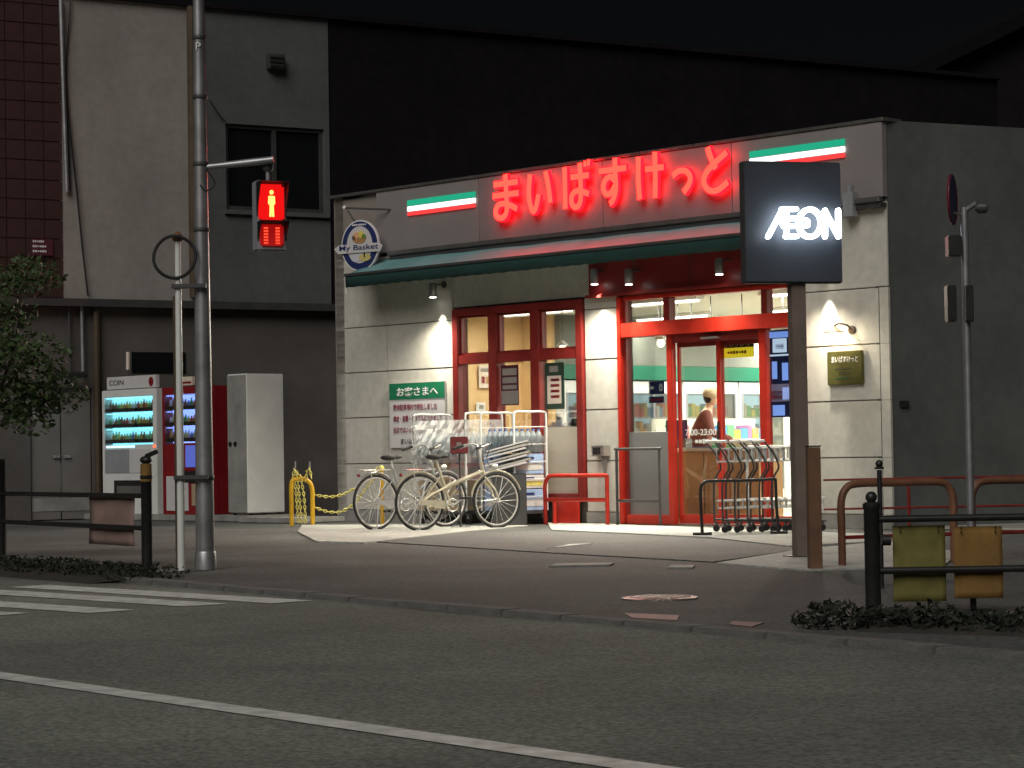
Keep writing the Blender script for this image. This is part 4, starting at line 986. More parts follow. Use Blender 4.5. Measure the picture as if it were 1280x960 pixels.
# thin pole with cable loop
t_ = g(227, 713); D2 = t_.y
th_ = thing('thin_pole', 'thin pale pole with a coiled black cable loop at its top', 'pole', (t_.x, t_.y, 0))
zT = ZY(221, 302, D2)
MB().tube([(0, 0, 0), (0, 0, zT)], [.033, .024], 12).build('shaft', m_white, th_)
MB().lathe([(.030, 0), (.045, .015), (.045, .04), (.02, .075), (.005, .085)], (0, 0, zT), 12).build('cap', m_orange, th_)
R_ = .17; cz = ZY(218, 322, D2)
MB().tube([(-.02+R_*math.cos(t), -.05+.02*math.sin(3*t), cz+R_*math.sin(t)) for t in [2*math.pi*i/30 for i in range(30)]], .014, 7, closed=True).build('cable_loop', m_blackm, th_)
for py in (358, 597): z_ = ZY(225, py, D2); box_obj('clamp', m_darkg, th_, -.05, .23, -.05, .02, z_-.018, z_+.018, ch=.004)
MB().tube([(-.035, .02, ZY(220, 370, D2)), (-.035, .02, ZY(222, 480, D2)), (-.035, .02, 0)], .015, 6).build('side_conduit', m_brownd, th_)

# ------------------------------------------------------------------ vending machines and locker
def place(px, py, z=0.): return sd_of(g(px, py, z))
VD = -.75            # front line of the machines, metres before the shop front
def s_at(px, d, y=560):  # along-front coordinate of photo column px on the vertical plane at depth d
    return sd_of(on_plane(px, y, loc(0, d), ND))[0]
pl_ = MB(); sL = s_at(70, VD); sR = s_at(366, VD-.15)
plh = thing('machine_plinth', 'low concrete plinth under the vending machines and white cabinet', 'plinth', O, ROT)
box_obj('slab', m_base, plh, sL, s_at(330, VD), VD-.12, -.02, 0, .09, ch=.01); box_obj('slab', m_base, plh, s_at(296, VD-.35), s_at(366, VD-.35), VD-.35, -.30+.1, 0, .075, ch=.01)
def bottle(mb, cx, cy, z, r, h): mb.lathe([(r*.9, 0), (r, .01), (r, h*.6), (r*.45, h*.82), (r*.45, h)], (cx, cy, z), 8)
BC = [P('drink %d' % i, c, .35) for i, c in enumerate(((.1,.45,.15),(.65,.35,.05),(.75,.72,.2),(.8,.8,.8),(.55,.06,.05),(.15,.25,.6),(.25,.13,.06),(.3,.6,.3)))]
def vending(x0, x1, top_, body, lamp, tube_, lab, coin):
    t = thing('vending_machine', lab, 'vending machine', loc(x0, VD, .09), ROT); w = x1-x0; h = top_-.09; dp = .68
    c = MB(); c.box(0, w, .16, dp, 0, h, ch=.012); c.box(0, .06, 0, .158, .0, h, ch=.006); c.box(w-.10, w, 0, .158, 0, h, ch=.006); c.box(.062, w-.102, 0, .158, h-.11, h, ch=.006); c.box(.062, w-.102, 0, .158, 0, h*.555, ch=.006)
    c.build('body', body, t)
    z0 = h*.56; z1 = h-.12
    box_obj('back_light', lamp, t, .063, w-.103, .150, .157, z0, z1)
    for r in range(3):
        zz = z0+.03+r*(z1-z0)/3
        box_obj('shelf', m_navy, t, .063, w-.103, .02, .148, zz, zz+.02); box_obj('price_strip', m_black, t, .063, w-.103, .012, .019, zz-.012, zz+.045)
        box_obj('tube_light', tube_, t, .07, w-.11, .03, .05, zz+(z1-z0)/3-.045, zz+(z1-z0)/3-.03)
        n = int((w-.18)/.075); pr = {}
        for i in range(n):
            mi = random.randrange(len(BC)); bottle(pr.setdefault(mi, MB()), .10+i*.075, .09, zz+.021, .026, random.uniform(.10, .15))
        for mi, b_ in pr.items(): b_.build('bottle', BC[mi], t)
    box_obj('front_glass', m_glass, t, .063, w-.103, .004, .009, z0, z1)
    return t, w, h
s0, s1 = s_at(128, VD), s_at(196, VD)
t, w, h = vending(s0, s1, 1.97, m_white, e_v1, e_v1b, 'white vending machine glowing cyan, left of the two poles', True)
box_obj('coin_panel', m_vgrey, t, .08, w*.5, -.008, -.0005, h*.33, h*.52); box_obj('poster_panel', m_signw, t, w*.5+.01, w-.14, -.008, -.0005, h*.33, h*.52)
box_obj('pickup_tray', m_black, t, w*.22, w*.80, -.012, -.0005, h*.15, h*.27, ch=.004); box_obj('tray_flap', m_alu, t, w*.28, w*.74, -.018, -.0125, h*.165, h*.225, ch=.002)
MB().ball((w-.05, -.01, h*.54), .022).build('button_lamp', e_btn, t)
box_obj('tray_lamp', e_v1b, t, .12, w*.6, -.006, -.0005, h*.535, h*.548)
cs = thing('coin_sign', 'pale sign with the word coin on top of the white vending machine', 'sign', loc(s0, VD, 1.985), ROT)
box_obj('panel', m_signw, cs, .06, w-.08, .05, .12, 0, .19, ch=.006); text('COIN', 'lettering', m_txtk, cs, .14, .14+.38, .06, .14, .0495, .003, .008)
ell(MB(), .06, .07, .044, .0495, 20, w-.2, .09).build('red_disc', m_redm, cs)
s0, s1 = s_at(203, VD), s_at(262, VD)
t, w, h = vending(s0, s1, 1.97, m_redm, e_v2, e_v2, 'red vending machine glowing blue behind the two poles', False)
box_obj('blue_panel', e_v2p, t, w*.5, w-.16, -.008, -.0005, h*.37, h*.54); box_obj('lower_panel', m_signw, t, .1, w*.55, -.008, -.0005, h*.03, h*.30); box_obj('poster', m_card, t, w*.62, w-.12, -.008, -.0005, h*.07, h*.24)
box_obj('pickup_tray', m_black, t, w*.35, w*.85, -.012, -.0085, h*.25, h*.34)
cs = thing('machine_top_sign', 'small pale sign on top of the red vending machine', 'sign', loc(s0, VD, 1.985), ROT); box_obj('panel', m_pk, cs, .25, .70, .05, .12, 0, .13, ch=.006); box_obj('stripe', m_redm, cs, .27, .68, .0465, .0495, .03, .06)
D_ = VD
s0 = s_at(285, D_); s1 = s_at(309, D_)
lk = thing('white_cabinet', 'tall plain white cabinet beside the red vending machine', 'cabinet', loc(s0, D_, .09), ROT)
box_obj('body', m_white, lk, 0, s1-s0, 0, .66, .03, 2.02, ch=.01); box_obj('front_edge', m_base, lk, .01, s1-s0-.01, -.012, -.0005, .04, 2.0, ch=.003)
for dx in (.08, .20): MB().lathe([(.035, 0), (.035, .014), (.02, .018)], (dx, -.0125, 1.02), 12, 'y').build('lock', m_black, lk)
for a in ((.02, .06), (s1-s0-.06, .06), (.02, .6), (s1-s0-.06, .6)): box_obj('foot', m_black, lk, a[0], a[0]+.04, a[1], a[1]+.04, 0, .029)

# ------------------------------------------------------------------ yellow hoop and chain
yp = g(391, 657); ys, yd = sd_of(yp)
azh = math.atan2(1, 0)
yh = thing('yellow_hoop', 'yellow orange pipe hoop beside the white cabinet with chain hung on it', 'barrier', (yp.x, yp.y, 0), math.pi+.25)
MB().tube(smooth([(0,0,0),(0,0,.3),(0,0,.46),(.03,0,.56),(.10,0,.61),(.19,0,.62),(.26,0,.60),(.28,0,.5),(.28,0,.25),(.28,0,0)], 4), .030, 10).build('hoop', m_yel, yh)
def chain_mesh(pts, r=.016):    # alternate links
    m = MB(); pts = [Vector(p) for p in pts]
    d_acc = 0; step = .045; k = 0; out = []
    for i in range(len(pts)-1):
        a, b = pts[i], pts[i+1]; L = (b-a).length
        while d_acc < L: out.append((a + (b-a)*d_acc/L, (b-a).normalized())); d_acc += step
        d_acc -= L
    for i, (c, d) in enumerate(out):
        up = Vector((0,0,1)) if abs(d.z) < .8 else Vector((0,1,0)); u = (up - d*up.dot(d)).normalized(); 
        if i % 2: u = d.cross(u)
        m.tube([c + d*.03*math.cos(t) + u*.016*math.sin(t) for t in [2*math.pi*j/8 for j in range(8)]], .0075, 5, closed=True)
    return m
yc = yh.location
def W(px, py, D): q = on_plane(px, py, Vector((0, D, 0)), Vector((0,1,0))); return q
Dc = yp.y
ch = thing('hung_chain', 'yellow plastic chain looped in strands over the yellow hoop', 'chain', (0, 0, 0))
for pl in ([(366,596),(368,588),(372,597),(374,620),(377,652)], [(369,604),(372,640),(373,652)], [(370,590),(376,596),(380,620),(382,655)], [(382,600),(384,588),(387,586),(389,596)]):
    chain_mesh([W(x, y, Dc-.06) for x, y in pl]).build('strand', m_yelc, ch)
for px in (369, 387): MB().tube([W(px, 590, Dc), W(px, 577, Dc)], .012, 6).build('hook', m_galv, ch)
kp = g(478, 655); Dk = kp.y
ks = thing('chain_post', 'yellow post behind the left bicycle holding the chain ends', 'post', (kp.x, kp.y, 0))
MB().tube([(0,0,0),(0,0,.72)], .028, 10).build('shaft', m_yel, ks); MB().lathe([(.04,0),(.04,.03),(.015,.06)], (0,0,.72), 10).build('cap', m_yelc, ks)
lc = thing('sagging_chain', 'two sagging yellow plastic chains between the hoop and the left bicycle', 'chain', (0, 0, 0))
for pl in ([(391,618),(401,620),(412,621),(425,619),(441,612),(455,602),(474,584)], [(391,633),(401,637),(412,640),(425,640),(435,635),(445,627),(458,610),(474,590)]):
    n = len(pl); chain_mesh(smooth([W(x, y, Dc+(Dk-Dc)*i/(n-1)) for i, (x, y) in enumerate(pl)], 5)).build('chain', m_yelc, lc)

# ------------------------------------------------------------------ bicycles (local x forward, z up; origin under the rear axle)
def bicycle(p, rz, lab, paint, basket=False, bigtube=True, steer=.12, lean=0.):
    t = thing('bicycle', lab, 'bicycle', p, rz); R = .325; WB = 1.08; r0 = .33
    def wheel(cx):
        w = MB(); w.tube([(cx+R*math.cos(a), 0, r0+R*math.sin(a)) for a in [2*math.pi*i/44 for i in range(44)]], .017, 7, closed=True)
        o = w.build('tyre', m_blackm, t)
        MB().tube([(cx+(R-.026)*math.cos(a), 0, r0+(R-.026)*math.sin(a)) for a in [2*math.pi*i/44 for i in range(44)]], .011, 6, closed=True).build('rim', m_chrome, o)
        s = MB()
        for i in range(20):
            a = 2*math.pi*i/20; b = a + (.35 if i % 2 else -.35); y = .025 if i % 2 else -.025
            s.tube([(cx+.025*math.cos(b), y, r0+.025*math.sin(b)), (cx+(R-.03)*math.cos(a), 0, r0+(R-.03)*math.sin(a))], .0022, 4, cap=False)
        s.build('spokes', m_chrome, o); MB().lathe([(.025, -.05), (.03, -.03), (.02, 0), (.03, .03), (.025, .05)], (cx, 0, r0), 12, 'y').build('hub', m_chrome, o)
        f = MB(); f.tube([(cx+(R+.035)*math.cos(a), 0, r0+(R+.035)*math.sin(a)) for a in [math.radians(d) for d in (range(-10, 151, 10) if cx < .5 else range(20, 171, 10))]], .013, 6)
        f.build('mudguard', paint, t)
    wheel(0); wheel(WB)
    bb = Vector((.43, 0, .29)); seat = Vector((.27, 0, .74)); head = Vector((.86, 0, .80)); headb = Vector((.90, 0, .64)); fa = Vector((WB, 0, r0))
    fr = MB()
    fr.tube([bb, seat], .015, 8)
    if not bigtube: fr.tube([bb, headb], .018, 8)
    if bigtube: fr.tube([headb+Vector((-.01,0,.05)), Vector((.45,0,.54)), (.36, 0, .50)], .024, 8); fr.tube([Vector((.45,0,.54)), Vector((.43,0,.50)), (.14,.03,r0+.09), (0.0,.05, r0)], .014, 7); fr.tube([Vector((.45,0,.54)), (.14,-.03,r0+.09), (0.0,-.05, r0)], .014, 7)
    else: fr.tube([head-Vector((0,0,.06)), Vector((.36,0,.50))], .019, 8)
    for y in (-.05, .05):
        fr.tube([(.0, y, r0), (.30, y*.6, .30), (bb.x, y*.5, bb.z)], .010, 6); fr.tube([(0, y, r0), (seat.x-.0, y*.4, .62)], .009, 6)
    fr.tube([head, headb], .024, 8); fr.build('frame', paint, t)
    fk = MB()
    for y in (-.05, .05): fk.tube([headb+Vector((0, y*.5, -.02)), headb+Vector((.04, y, -.08)), (WB-.04, y, r0+.12), (WB, y, r0)], .011, 6)
    fk.build('fork', paint, t)
    sp2 = MB().tube([seat, seat+Vector((-.03, 0, .10))], .012, 6).build('seat_post', m_chrome, t)
    s = MB(); s.ball((.20, 0, .87), .105, 1.0, .75, .35, 14, 8); s.ball((.32, 0, .875), .06, 1.6, .5, .4, 10, 6); s.build('saddle', m_blackm, t)
    hb = MB(); hb.tube([head, head+Vector((-.03, 0, .17))], .014, 8)
    for y in (-1, 1): hb.tube(smooth([head+Vector((-.03, 0, .17)), head+Vector((.01, .12*y, .21)), head+Vector((-.05, .25*y, .21)), head+Vector((-.2, .28*y, .17))]), .011, 7)
    hb.build('handlebar', m_chrome, t)
    for y in (-1, 1):
        MB().tube([head+Vector((-.09, .255*y, .203)), head+Vector((-.23, .285*y, .16))], .018, 7).build('grip', m_blackm, t)
        MB().tube([head+Vector((-.03, .22*y, .20)), head+Vector((-.13, .27*y, .165))], .006, 5).build('brake_lever', m_chrome, t)
    MB().tube(smooth([head+Vector((-.0, -.2, .2)), head+Vector((.1, -.1, .22)), head+Vector((.09, 0, .05)), (WB-.08, 0, .72)]), .005, 5).build('cable', m_black, t)
    MB().tube([(bb.x+.075*math.cos(a), -.045, bb.z+.075*math.sin(a)) for a in [2*math.pi*i/20 for i in range(20)]], .008, 5, closed=True).lathe([(.025, 0), (.025, .01)], (bb.x, -.045, bb.z), 12, 'y').build('chainring', m_chrome, t)
    cg = MB(); cg.prism([(-.05, r0-.02), (bb.x-.12, bb.z-.045), (bb.x-.12, bb.z+.055), (-.05, r0+.03)], -.065, -.053); cg.build('chain_guard', paint, t)
    for sg_, a in ((-1, .5), (1, .5+math.pi)):
        e = bb + Vector((math.cos(a)*.165, .075*sg_, math.sin(a)*.165)); q = MB().tube([bb+Vector((0, .07*sg_, 0)), e], .010, 6).build('crank', m_chrome, t)
        MB().box(e.x-.045, e.x+.045, min(e.y, e.y+.09*sg_), max(e.y, e.y+.09*sg_), e.z-.012, e.z+.012).build('pedal', m_blackm, q)
    cr = MB(); cr.tube([(-.20, -.06, .72), (.20, -.05, .72)], .007, 5); cr.tube([(-.20, .06, .72), (.20, .05, .72)], .007, 5)
    for x in (-.2, -.07, .06): cr.tube([(x, -.06, .72), (x, .06, .72)], .006, 5)
    for y in (-.06, .06): cr.tube([(-.12, y, .72), (0, y, r0)], .006, 5)
    cr.build('carrier', m_chrome, t)
    ks_ = MB()
    for y in (-.10, .10): ks_.tube([(0, y*.6, r0), (-.06, y, .005)], .008, 5)
    ks_.tube([(-.06, -.10, .008), (-.06, .10, .008)], .008, 5); ks_.build('kickstand', m_chrome, t)
    MB().ball((-.25, 0, .66), .022).build('rear_reflector', m_redm, t); MB().lathe([(.02, 0), (.035, .05), (.035, .06)], (WB-.06, 0, .74), 12, 'x').build('headlamp', m_chrome, t)
    if basket:
        b = MB(); x0 = .93
        for z, e in ((.72, .0), (.80, .01), (.88, .02), (.95, .03)):
            b.tube([(x0-e, -.13-e, z), (x0+.26+e, -.13-e, z), (x0+.26+e, .13+e, z), (x0-e, .13+e, z)], .005, 4, closed=True)
        for i in range(7):
            f = i/6
            for y in (-1, 1): b.tube([(x0+.26*f, .13*y, .72), (x0+(.26+.06)*f-.03, .16*y, .95)], .003, 4, cap=False)
            b.tube([(x0+.26, -.13+.26*f, .72), (x0+.29, -.16+.32*f, .95)], .003, 4, cap=False); b.tube([(x0, -.13+.26*f, .72), (x0-.03, -.16+.32*f, .95)], .003, 4, cap=False)
        b.build('basket', m_chrome, t)
    return t
rb_ = g(525, 664); ra_ = g(470, 663)
bicycle((rb_.x, rb_.y, .012), math.radians(90-58), 'champagne city bicycle parked in front, its whole frame in view', m_frame2, bigtube=True)
bicycle((ra_.x, ra_.y, .012), math.radians(90-50), 'silver city bicycle parked behind, leftmost, by the yellow chain', m_frame1, basket=False, bigtube=False)
cA = g(560, 655); bicycle((cA.x-.15, cA.y+.5, .012), math.radians(90-44), 'dark framed bicycle standing closest to the wrapped goods cages, mostly hidden', m_darkg, basket=False, bigtube=False)

# ------------------------------------------------------------------ roll cages with drinks
def cage(s0, s1, d0, d1, h, lab):
    t = thing('roll_cage', lab, 'roll cage', loc(s0, d0, .012), ROT); w = s1-s0; dp = d1-d0
    box_obj('deck', m_darkg, t, 0, w, 0, dp, .13, .17, ch=.006)
    for x in (.0, w):
        fr = MB(); fr.tube(smooth([(x, .0, .17), (x, 0, .8), (x, 0, h-.08), (x, .05, h), (x, dp/2, h), (x, dp-.05, h), (x, dp, h-.08), (x, dp, .8), (x, dp, .17)], 4), .014, 7); fr.build('side_hoop', m_white, t)
        for z in [.35+.22*k for k in range(int((h-.4)/.22)+1)]: MB().tube([(x, 0, z), (x, dp, z)], .006, 5).build('side_bar', m_white, t)
    for x in (.07, w-.03):
        for y in (.07, dp-.03):
            c = MB().lathe([(.055, -.015), (.06, -.01), (.06, .01), (.055, .015)], (x, y, .06), 12, 'y').build('caster', m_blackm, t); box_obj('fork', m_galv, c, x-.02, x+.02, y-.025, y+.025, .07, .13)
    return t, w, dp
CS, CDp = 4.04, .56
def bottles_pack(p, nx, ny, r, h, capm, lab, grp):
    t = thing('bottle_pack', lab, 'bottle pack', p, ROT, grp)
    proto = None
    for i in range(nx):
        for j in range(ny):
            if proto is None:
                b = MB().lathe([(r*.93, 0), (r, .012), (r*.96, h*.25), (r, h*.4), (r*.96, h*.55), (r, h*.68), (r*.6, h*.84), (r*.32, h*.92), (r*.32, h*.94)], (0,0,0), 10).build('bottle', m_pet, t)
                c = MB().lathe([(r*.36, 0), (r*.36, h*.07)], (0,0,h*.935), 8).build('cap', capm, b)
                proto = (b, c); q = b
            else:
                q = proto[0].copy(); COL.objects.link(q); c2 = proto[1].copy(); COL.objects.link(c2); c2.parent = q
            q.location = (r+.004+i*2.06*r, r+.004+j*2.06*r, 0)
    box_obj('wrap', m_wrap2, t, -.004, nx*2.06*r+.006, -.004, ny*2.06*r+.006, h*.02, h*.72, ch=.01)
    return t
s_c2 = s_at(683, -.14); 
s1c = s_c2; s0c = s1c-.62
t, w, dp = cage(s0c, s1c, -.70, -.14, 1.42, 'white roll cage of bottled drinks and blue cartons by the window')
zc0 = .185
def carton(p, w, d, h, m1, m2, lab, grp=None):
    t = thing('drinks_carton', lab, 'carton', p, ROT, grp)
    box_obj('box', m1, t, 0, w, 0, d, 0, h, ch=.006); box_obj('print', m2, t, .03, w-.03, -.004, -.0005, h*.2, h*.55); box_obj('print', m2, t, w+.0005, w+.004, .03, d-.03, h*.2, h*.55)
    box_obj('hand_hole', m_navy, t, w*.38, w*.62, -.005, -.0005, h*.72, h*.84); box_obj('hand_hole', m_navy, t, w+.0005, w+.005, d*.35, d*.65, h*.72, h*.84)
    return t
z = zc0
levels = [(.28, m_paleb, m_signw), (.18, m_signw, m_yelc), (.27, m_paleb, m_signw)]
names = ['lowest', 'middle', 'upper']
for k, (hh, a, b_) in enumerate(levels):
    for j in (0, 1):
        carton(loc(s0c+.02+j*.295, -.67, z), .285, .50, hh-.01, a, b_, '%s %s blue and white drinks carton in the cage by the window' % (names[k], ('left', 'right')[j]))
    z += hh
for j in (0, 1): bottles_pack(loc(s0c+.02+j*.30, -.66, z), 3, 5, .047, .30, m_blue, 'shrink wrapped pack of water bottles with blue caps on top of the %s cartons' % ('left', 'right')[j], None)
s1b = s_at(628, -.18); s0b = s1b-1.0
t, w, dp = cage(s0b, s1b, -.82, -.18, 1.42, 'white roll cage of shrink wrapped goods behind the bicycles')
z = zc0
for j in range(3):
    carton(loc(s0b+.02+j*.325, -.80, z), .31, .58, .38, m_card, m_gry2, 'brown cardboard carton, %s one on the deck of the left cage' % ('left', 'middle', 'right')[j])
for j in range(3):
    carton(loc(s0b+.02+j*.325, -.80, z+.39), .31, .58, .30, [m_signw, m_card, P('pink carton', (.55, .3, .3), .6)][j], m_gry2, '%s carton of the second layer in the left cage' % ('white', 'brown', 'pink')[j])
z += .70
for j in range(3): bottles_pack(loc(s0b+.02+j*.325, -.80, z), 3, 6, .050, .30, [m_white2, m_redm, m_white2][j], 'shrink wrapped pack of clear bottles, %s one on top of the left cage' % ('left', 'middle', 'right')[j], None)
sw = MB(); nX, nZ = 22, 10
for face in range(2):
    vs = []; fs = []
    for i in range(nX+1):
        for k in range(nZ+1):
            rr_ = noise.noise(Vector((i*.6, k*.7, face*9)))*.045
            vs.append((s0b-.02 + 1.03*i/nX, -.845+rr_, .80+.55*k/nZ) if face == 0 else (s1b+.015+rr_, -.84+.64*i/nX, .80+.55*k/nZ))
    for i in range(nX):
        for k in range(nZ): a = i*(nZ+1)+k; fs.append((a, a+nZ+1, a+nZ+2, a+1))
    sw.add(vs, fs, False)
tp_ = thing('plastic_sheet', 'crumpled clear plastic sheet wrapped round the left goods cage', 'plastic sheet', O, ROT); sw.build('sheet', m_wrap, tp_)
# red crate hung at the cage end
rq = W(574, 556, 29.6)
rc = thing('red_box', 'small dark red box standing up between the bicycles and the wrapped goods', 'box', (rq.x, rq.y, 0), 0); m_rb = P('dull red box', (.22, .03, .035), .6, nscale=8, namt=.3)
MB().box(-.11, .11, -.08, .08, rq.z-.11, rq.z+.10, ch=.01).build('box', m_rb, rc); MB().box(-.03, .03, -.084, -.081, rq.z-.03, rq.z+.03).build('print', m_gry2, rc); MB().tube([(0, 0.1, 0), (0, 0.1, rq.z-.05)], .012, 6).build('stand', m_darkg, rc); box_obj('foot', m_darkg, rc, -.12, .12, -.02, .22, 0, .015)
m_gry3 = P('grey card', (.42, .40, .36), .8, nscale=5)
# flattened cardboard stack leaning behind handlebar
cbq = W(638, 590, 30.2)
cb = thing('cardboard_stack', 'bundle of flattened pale cardboard leaning between the two cages', 'cardboard', (cbq.x, cbq.y, 0), .0)
for k in range(7):
    z = .66 + k*.045; x0 = -.30 + random.uniform(-.04, .04)
    b = MB().prism([(x0, z), (x0+.52+random.uniform(0, .06), z+.13), (x0+.52, z+.15), (x0-.005, z+.018)], -.14, .12); b.build('sheet', m_gry3 if k % 2 else m_signw, cb)
box_obj('crate', m_darkg, cb, -.24, .2, -.12, .12, 0, .66, ch=.01)

# ------------------------------------------------------------------ shopping carts in their corral
def cart(p, rz, lab):
    t = thing('shopping_cart', lab, 'shopping cart', p, rz, 'nested shopping carts before the entrance')   # local x: forward
    for y in (-.22, .22):
        f = MB(); f.tube(smooth([(.02, y, .10), (.02, y, .50), (.06, y, .62), (.10, y, .70), (.05, y, .84), (-.06, y, .98)], 4), .011, 6); f.tube([(.02, y, .14), (.62, y*.8, .11)], .010, 6); f.build('side_frame', m_darkg, t)
    MB().tube([(-.06, -.23, .98), (-.06, .23, .98)], .016, 7).build('handle', m_white2, t)
    def tray(z, x0, x1, hh, yy, nm):
        b = MB()
        for zz, e in ((z, 0), (z+hh, .02)): b.tube([(x0-e, -yy-e, zz+.0), (x1+e, -yy*.85-e, zz+.02), (x1+e, yy*.85+e, zz+.02), (x0-e, yy+e, zz)], .008, 5, closed=True)
        for i in range(9):
            x = x0+(x1-x0)*i/8
            b.tube([(x, -yy, z+hh), (x, -yy, z), (x, yy, z), (x, yy, z+hh)], .0045, 4, cap=False)
        for i in range(5):
            y = -yy+2*yy*i/4; b.tube([(x0, y, z), (x1, y*.85, z+.02), (x1, y*.85, z+hh)], .0045, 4, cap=False)
        b.build(nm, m_chrome, t)
    tray(.76, .05, .56, .14, .19, 'upper_tray'); tray(.26, .05, .60, .08, .17, 'lower_tray')
    for x, y in ((.04, -.22), (.04, .22), (.58, -.17), (.58, .17)):
        c = MB().lathe([(.034, -.012), (.038, -.006), (.038, .006), (.034, .012)], (x, y, .040), 12, 'y').build('caster', m_blackm, t); MB().box(x-.012, x+.012, y-.022, y+.022, .06, .115).build('fork', m_darkg, c)
cp = g(888, 672)
DC = 25.9; cart0 = Vector((PX(893, DC), DC, .02))
lbs = ['shopping cart at the left end of the nested row', 'second shopping cart from the left in the nested row', 'third shopping cart from the left in the nested row', 'fourth shopping cart from the left in the nested row', 'shopping cart at the right end of the nested row']
az_c = math.radians(7)
for k in range(5):
    cart(cart0 + Vector((math.cos(az_c), math.sin(az_c), 0))*.135*k, az_c, lbs[k])
cf = g(878, 671)
rails('cart_corral', 'low black pipe hoop holding the nested shopping carts', 'cart corral', (cf.x, cf.y, .02), math.radians(3),
      [('hoop', smooth([(0,0,0),(-.01,0,.3),(-.01,0,.48),(.03,0,.55),(.12,0,.565),(.4,0,.565),(.68,0,.57),(.77,0,.575),(.785,0,.56),(.79,0,.3),(.81,0,0)], 4)), ('foot', [(-.10,0,.012),(.10,0,.012)]), ('foot', [(.72,0,.012),(.9,0,.012)])], .017, m_black)

# ------------------------------------------------------------------ big building behind
bazi = math.radians(58.6); bdir = Vector((math.sin(bazi), math.cos(bazi), 0)); bn = Vector((-bdir.y, bdir.x, 0)); bnrot = math.atan2(bdir.y, bdir.x)
B0 = g(115, 649.2)
def onb(x, y, off=0.): q = on_plane(x, y, B0 - bn*off, bn) - B0; return q.dot(bdir), q.z
bb_ = thing('rear_building', 'two storey rendered building beside and behind the shop, wall colour darkened away from the street light', 'building', B0, bnrot)
zr = onb(540, 36)[1]; zl = onb(150, 375)[1]
xs_l = onb(76, 300)[0]; xs_p = onb(243, 200)[0]; xs_r = onb(1250, 200)[0]; xd0 = onb(20, 560)[0]
def bbx(nm, m, x0, x1, z0, z1, y0=0, y1=.25, ch=0): return box_obj(nm, m, bb_, x0, x1, y0, y1, z0, z1, ch=ch)
# upper wall with the window opening
wx0, wz1 = onb(282, 154); wx1 = onb(405, 160)[0]; wz0 = onb(282, 262)[1]
bbx('wall', m_beige_lit, xs_l, xs_p, zl, zr); 
bbx('wall', m_grey_dim, xs_p+.004, wx0, zl, zr); xs_m = onb(412, 200)[0]; bbx('wall', m_grey_dim, wx1, xs_m, zl, zr); bbx('wall', m_farb, xs_m+.01, xs_r, zl, zr, .02); bbx('wall', m_grey_dim, wx0, wx1, zl, wz0); bbx('wall', m_grey_dim, wx0, wx1, wz1, zr)  # wall darkened section by section, painting the street light's falloff
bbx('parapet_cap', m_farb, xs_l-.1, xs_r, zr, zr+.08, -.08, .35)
bbx('ledge', m_darkg, xd0-2, wx1+.4, zl-.12, zl-.002, -.18, .3)
# lower storey
dx0, dz1 = onb(38, 485); dx1 = onb(116, 485)[0]
bbx('lower_wall', m_greyd, xd0-3, dx0, 0, zl-.125, .02, .3); bbx('lower_wall', m_greyd, dx0, dx1, dz1, zl-.125, .02, .3); bbx('lower_wall', m_greyd, dx1, xs_r, 0, zl-.125, .02, .3)
wd_ = bpy.data.objects.new('upper_window', None); COL.objects.link(wd_); wd_.parent = bb_
mx_ = (wx0+wx1)/2
for a, b2, c, d in ((wx0, wx1, wz1-.06, wz1), (wx0, wx1, wz0, wz0+.07), (wx0, wx0+.06, wz0+.07, wz1-.06), (wx1-.06, wx1, wz0+.07, wz1-.06), (mx_-.035, mx_+.035, wz0+.07, wz1-.06)):
    box_obj('frame', m_darkg, wd_, a, b2, .05, .14, c, d)
for a, b2 in ((wx0+.06, mx_-.035), (mx_+.035, wx1-.06)): box_obj('pane', m_winb, wd_, a, b2, .09, .10, wz0+.07, wz1-.06)
box_obj('window_sill', m_grey_dim, wd_, wx0-.05, wx1+.05, -.06, .0, wz0-.07, wz0)
vx, vz = onb(342, 78); bbx('vent_hood', m_darkg, vx-.14, vx+.14, vz-.13, vz+.12, -.14, -.0, .01)
for k in range(3): bbx('vent_slat', m_black, vx-.13, vx+.13, vz-.10+k*.07, vz-.07+k*.07, -.155, -.142)
# double steel door
dd_ = bpy.data.objects.new('double_door', None); COL.objects.link(dd_); dd_.parent = bb_; dm = (dx0+dx1)/2
for a, b2 in ((dx0+.02, dm-.01), (dm+.01, dx1-.02)):
    box_obj('leaf', m_door, dd_, a, b2, .06, .10, .01, dz1-.03, ch=.006)
box_obj('kick_strip', m_base, dd_, dx0+.03, dx1-.03, .052, .0595, .14, .34); box_obj('handle', m_alu, dd_, dm-.14, dm-.03, .02, .058, .95, .99, ch=.005); box_obj('handle', m_alu, dd_, dm+.03, dm+.14, .02, .058, .95, .99, ch=.005); box_obj('door_frame', m_darkg, dd_, dx0, dx1, .03, .12, dz1-.028, dz1-.002)
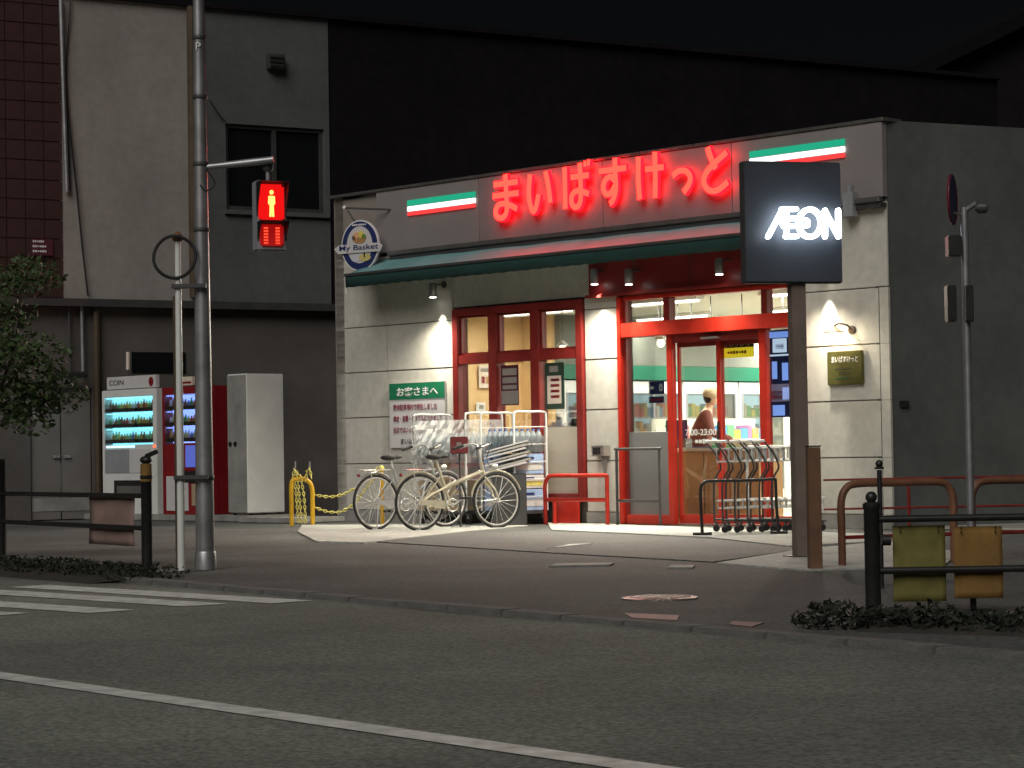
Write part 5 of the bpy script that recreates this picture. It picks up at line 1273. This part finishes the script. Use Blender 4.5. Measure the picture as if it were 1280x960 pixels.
# pipes, cables on the wall
def wtube(nm, pl, r, m, off=.06, sm=True):
    pts = []
    for x, y in pl: a = onb(x, y, off); pts.append((a[0], -off, a[1]))
    MB().tube(smooth(pts, 4) if sm and len(pts) > 2 else pts, r, 7).build(nm, m, bb_)
wtube('drain_pipe', [(120, 380), (124, 655)], .05, m_brownd); wtube('drain_pipe', [(102, 378), (104, 470)], .03, m_galv); wtube('conduit', [(86, 378), (88, 470)], .02, m_darkg)
wtube('downpipe', [(239, 8), (243, 372)], .075, m_brownd, .09); wtube('conduit', [(76, 0), (80, 130), (84, 240)], .035, m_galv)
wtube('cable', [(88, 0), (82, 80), (86, 150), (96, 240), (103, 310), (110, 370)], .014, m_black, .05); wtube('cable', [(80, 90), (84, 160), (87, 238)], .02, m_black, .05)
wtube('cable', [(262, 125), (275, 145), (282, 152)], .010, m_black, .05)
aq, bq = onb(165, 440), onb(232, 466)
bbx('lower_window', m_winb, aq[0], bq[0], bq[1], aq[1], .0, .018)
wtube('awning_rail', [(60, 470), (108, 468)], .05, m_black, .2); wtube('small_lamp', [(160, 440), (160, 462)], .03, m_pk, .12)
# low dark clutter between buildings
# dark red tiled building at far left, tile by tile
tb = thing('tiled_building', 'dark red tiled building at the left edge beside the beige wall', 'building', loc(0, 0, 0), 0)
T0 = g(30, 651); tb.location = (T0.x, T0.y-.4, 0); tb.rotation_euler = (0, 0, bnrot)
zt2 = 9.2
tx1 = None
def ont(x, y): q = on_plane(x, y, Vector(tb.location), bn) - Vector(tb.location); return q.dot(bdir), q.z
tx1 = ont(79, 300)[0]; tx0 = ont(-60, 300)[0]
zbt = ont(60, 372)[1]
box_obj('wall', m_brownd2, tb, tx0-4, tx1-.005, .015, .5, zbt, zt2)
tile = None; cw, chh = .30, .30; n = 0
zz = zbt
while zz < 8.2:
    xx = tx1 - cw
    while xx > tx0 - .2 and n < 290:
        if tile is None: tile = MB().box(.008, cw-.008, 0, .014, .008, chh-.008).build('tile', m_brick, tb); q = tile
        else: q = tile.copy(); COL.objects.link(q)
        q.location = (xx, random.uniform(-.002, .001), zz); xx -= cw; n += 1
    zz += chh
px0, pz1 = ont(40, 300); px1, pz0 = ont(64, 318)
np_ = thing('name_plate', 'small dark plate with pale lines of writing on the red tiled wall', 'sign', tb.location, bnrot)
box_obj('plate', m_plum, np_, px0-.02, px1+.02, -.03, -.005, pz0-.02, pz1+.02)
for k in range(3): marks(m_txtw, np_, px0, px1-(.08 if k else .12), pz1-.04-k*.075, pz1-k*.075, -.0305, 6)
# dark roofs far behind at the upper right
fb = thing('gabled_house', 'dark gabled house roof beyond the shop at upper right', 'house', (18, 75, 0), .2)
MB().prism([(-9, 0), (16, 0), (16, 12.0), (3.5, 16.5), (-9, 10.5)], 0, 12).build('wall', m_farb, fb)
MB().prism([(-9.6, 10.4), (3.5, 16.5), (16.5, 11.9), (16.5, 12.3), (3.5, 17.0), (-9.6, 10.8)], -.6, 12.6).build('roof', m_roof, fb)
MB().tube([(6, 3, 14), (6, 3, 19.5)], .05, 5).build('aerial', m_black, fb)
# ------------------------------------------------------------------ street tree at left
tr = thing('street_tree', 'small leafy street tree behind the left fence', 'tree', (PX(-24, 22.2), 22.2, 0))
def branch(mb, a, b, r0, r1):
    a, b = Vector(a), Vector(b); m = (a+b)/2 + Vector((random.uniform(-.04, .04), random.uniform(-.04, .04), random.uniform(-.02, .03)))*(b-a).length*2
    mb.tube(smooth([a, m, b], 4), [r0+(r1-r0)*i/8 for i in range(9)], 7)
tk = MB(); branch(tk, (0, 0, -.02), (.05, 0, 1.5), .055, .04); ends = []
for k in range(9):
    a = k*2.4; r = random.uniform(.35, .75); e = (.05+math.cos(a)*r, math.sin(a)*r, random.uniform(1.5, 2.8)); branch(tk, (.05, 0, random.uniform(1.1, 1.5)), e, .025, .008); ends.append(e)
tk.build('trunk', m_bark, tr)
cr = MB()
for e in ends + [(.25, -.1, 1.5), (.38, 0, 1.45), (.1, 0, 2.1), (-.1, 0, 1.6), (-.4, .1, 1.9), (-.3, 0, 2.6), (.45, -.1, 1.32), (-.1,0,1.3), (.2,-.2,1.95), (.5,0,1.5), (.0,-.2,1.75), (.25,0,2.25), (.1,-.2,2.55), (.55,-.1,1.7), (.35,-.2,1.85)]:
    leaves(cr, e, .30, .30, .20, 230, .036, .0)
cr.build('crown', m_leaf, tr)['kind'] = 'stuff'
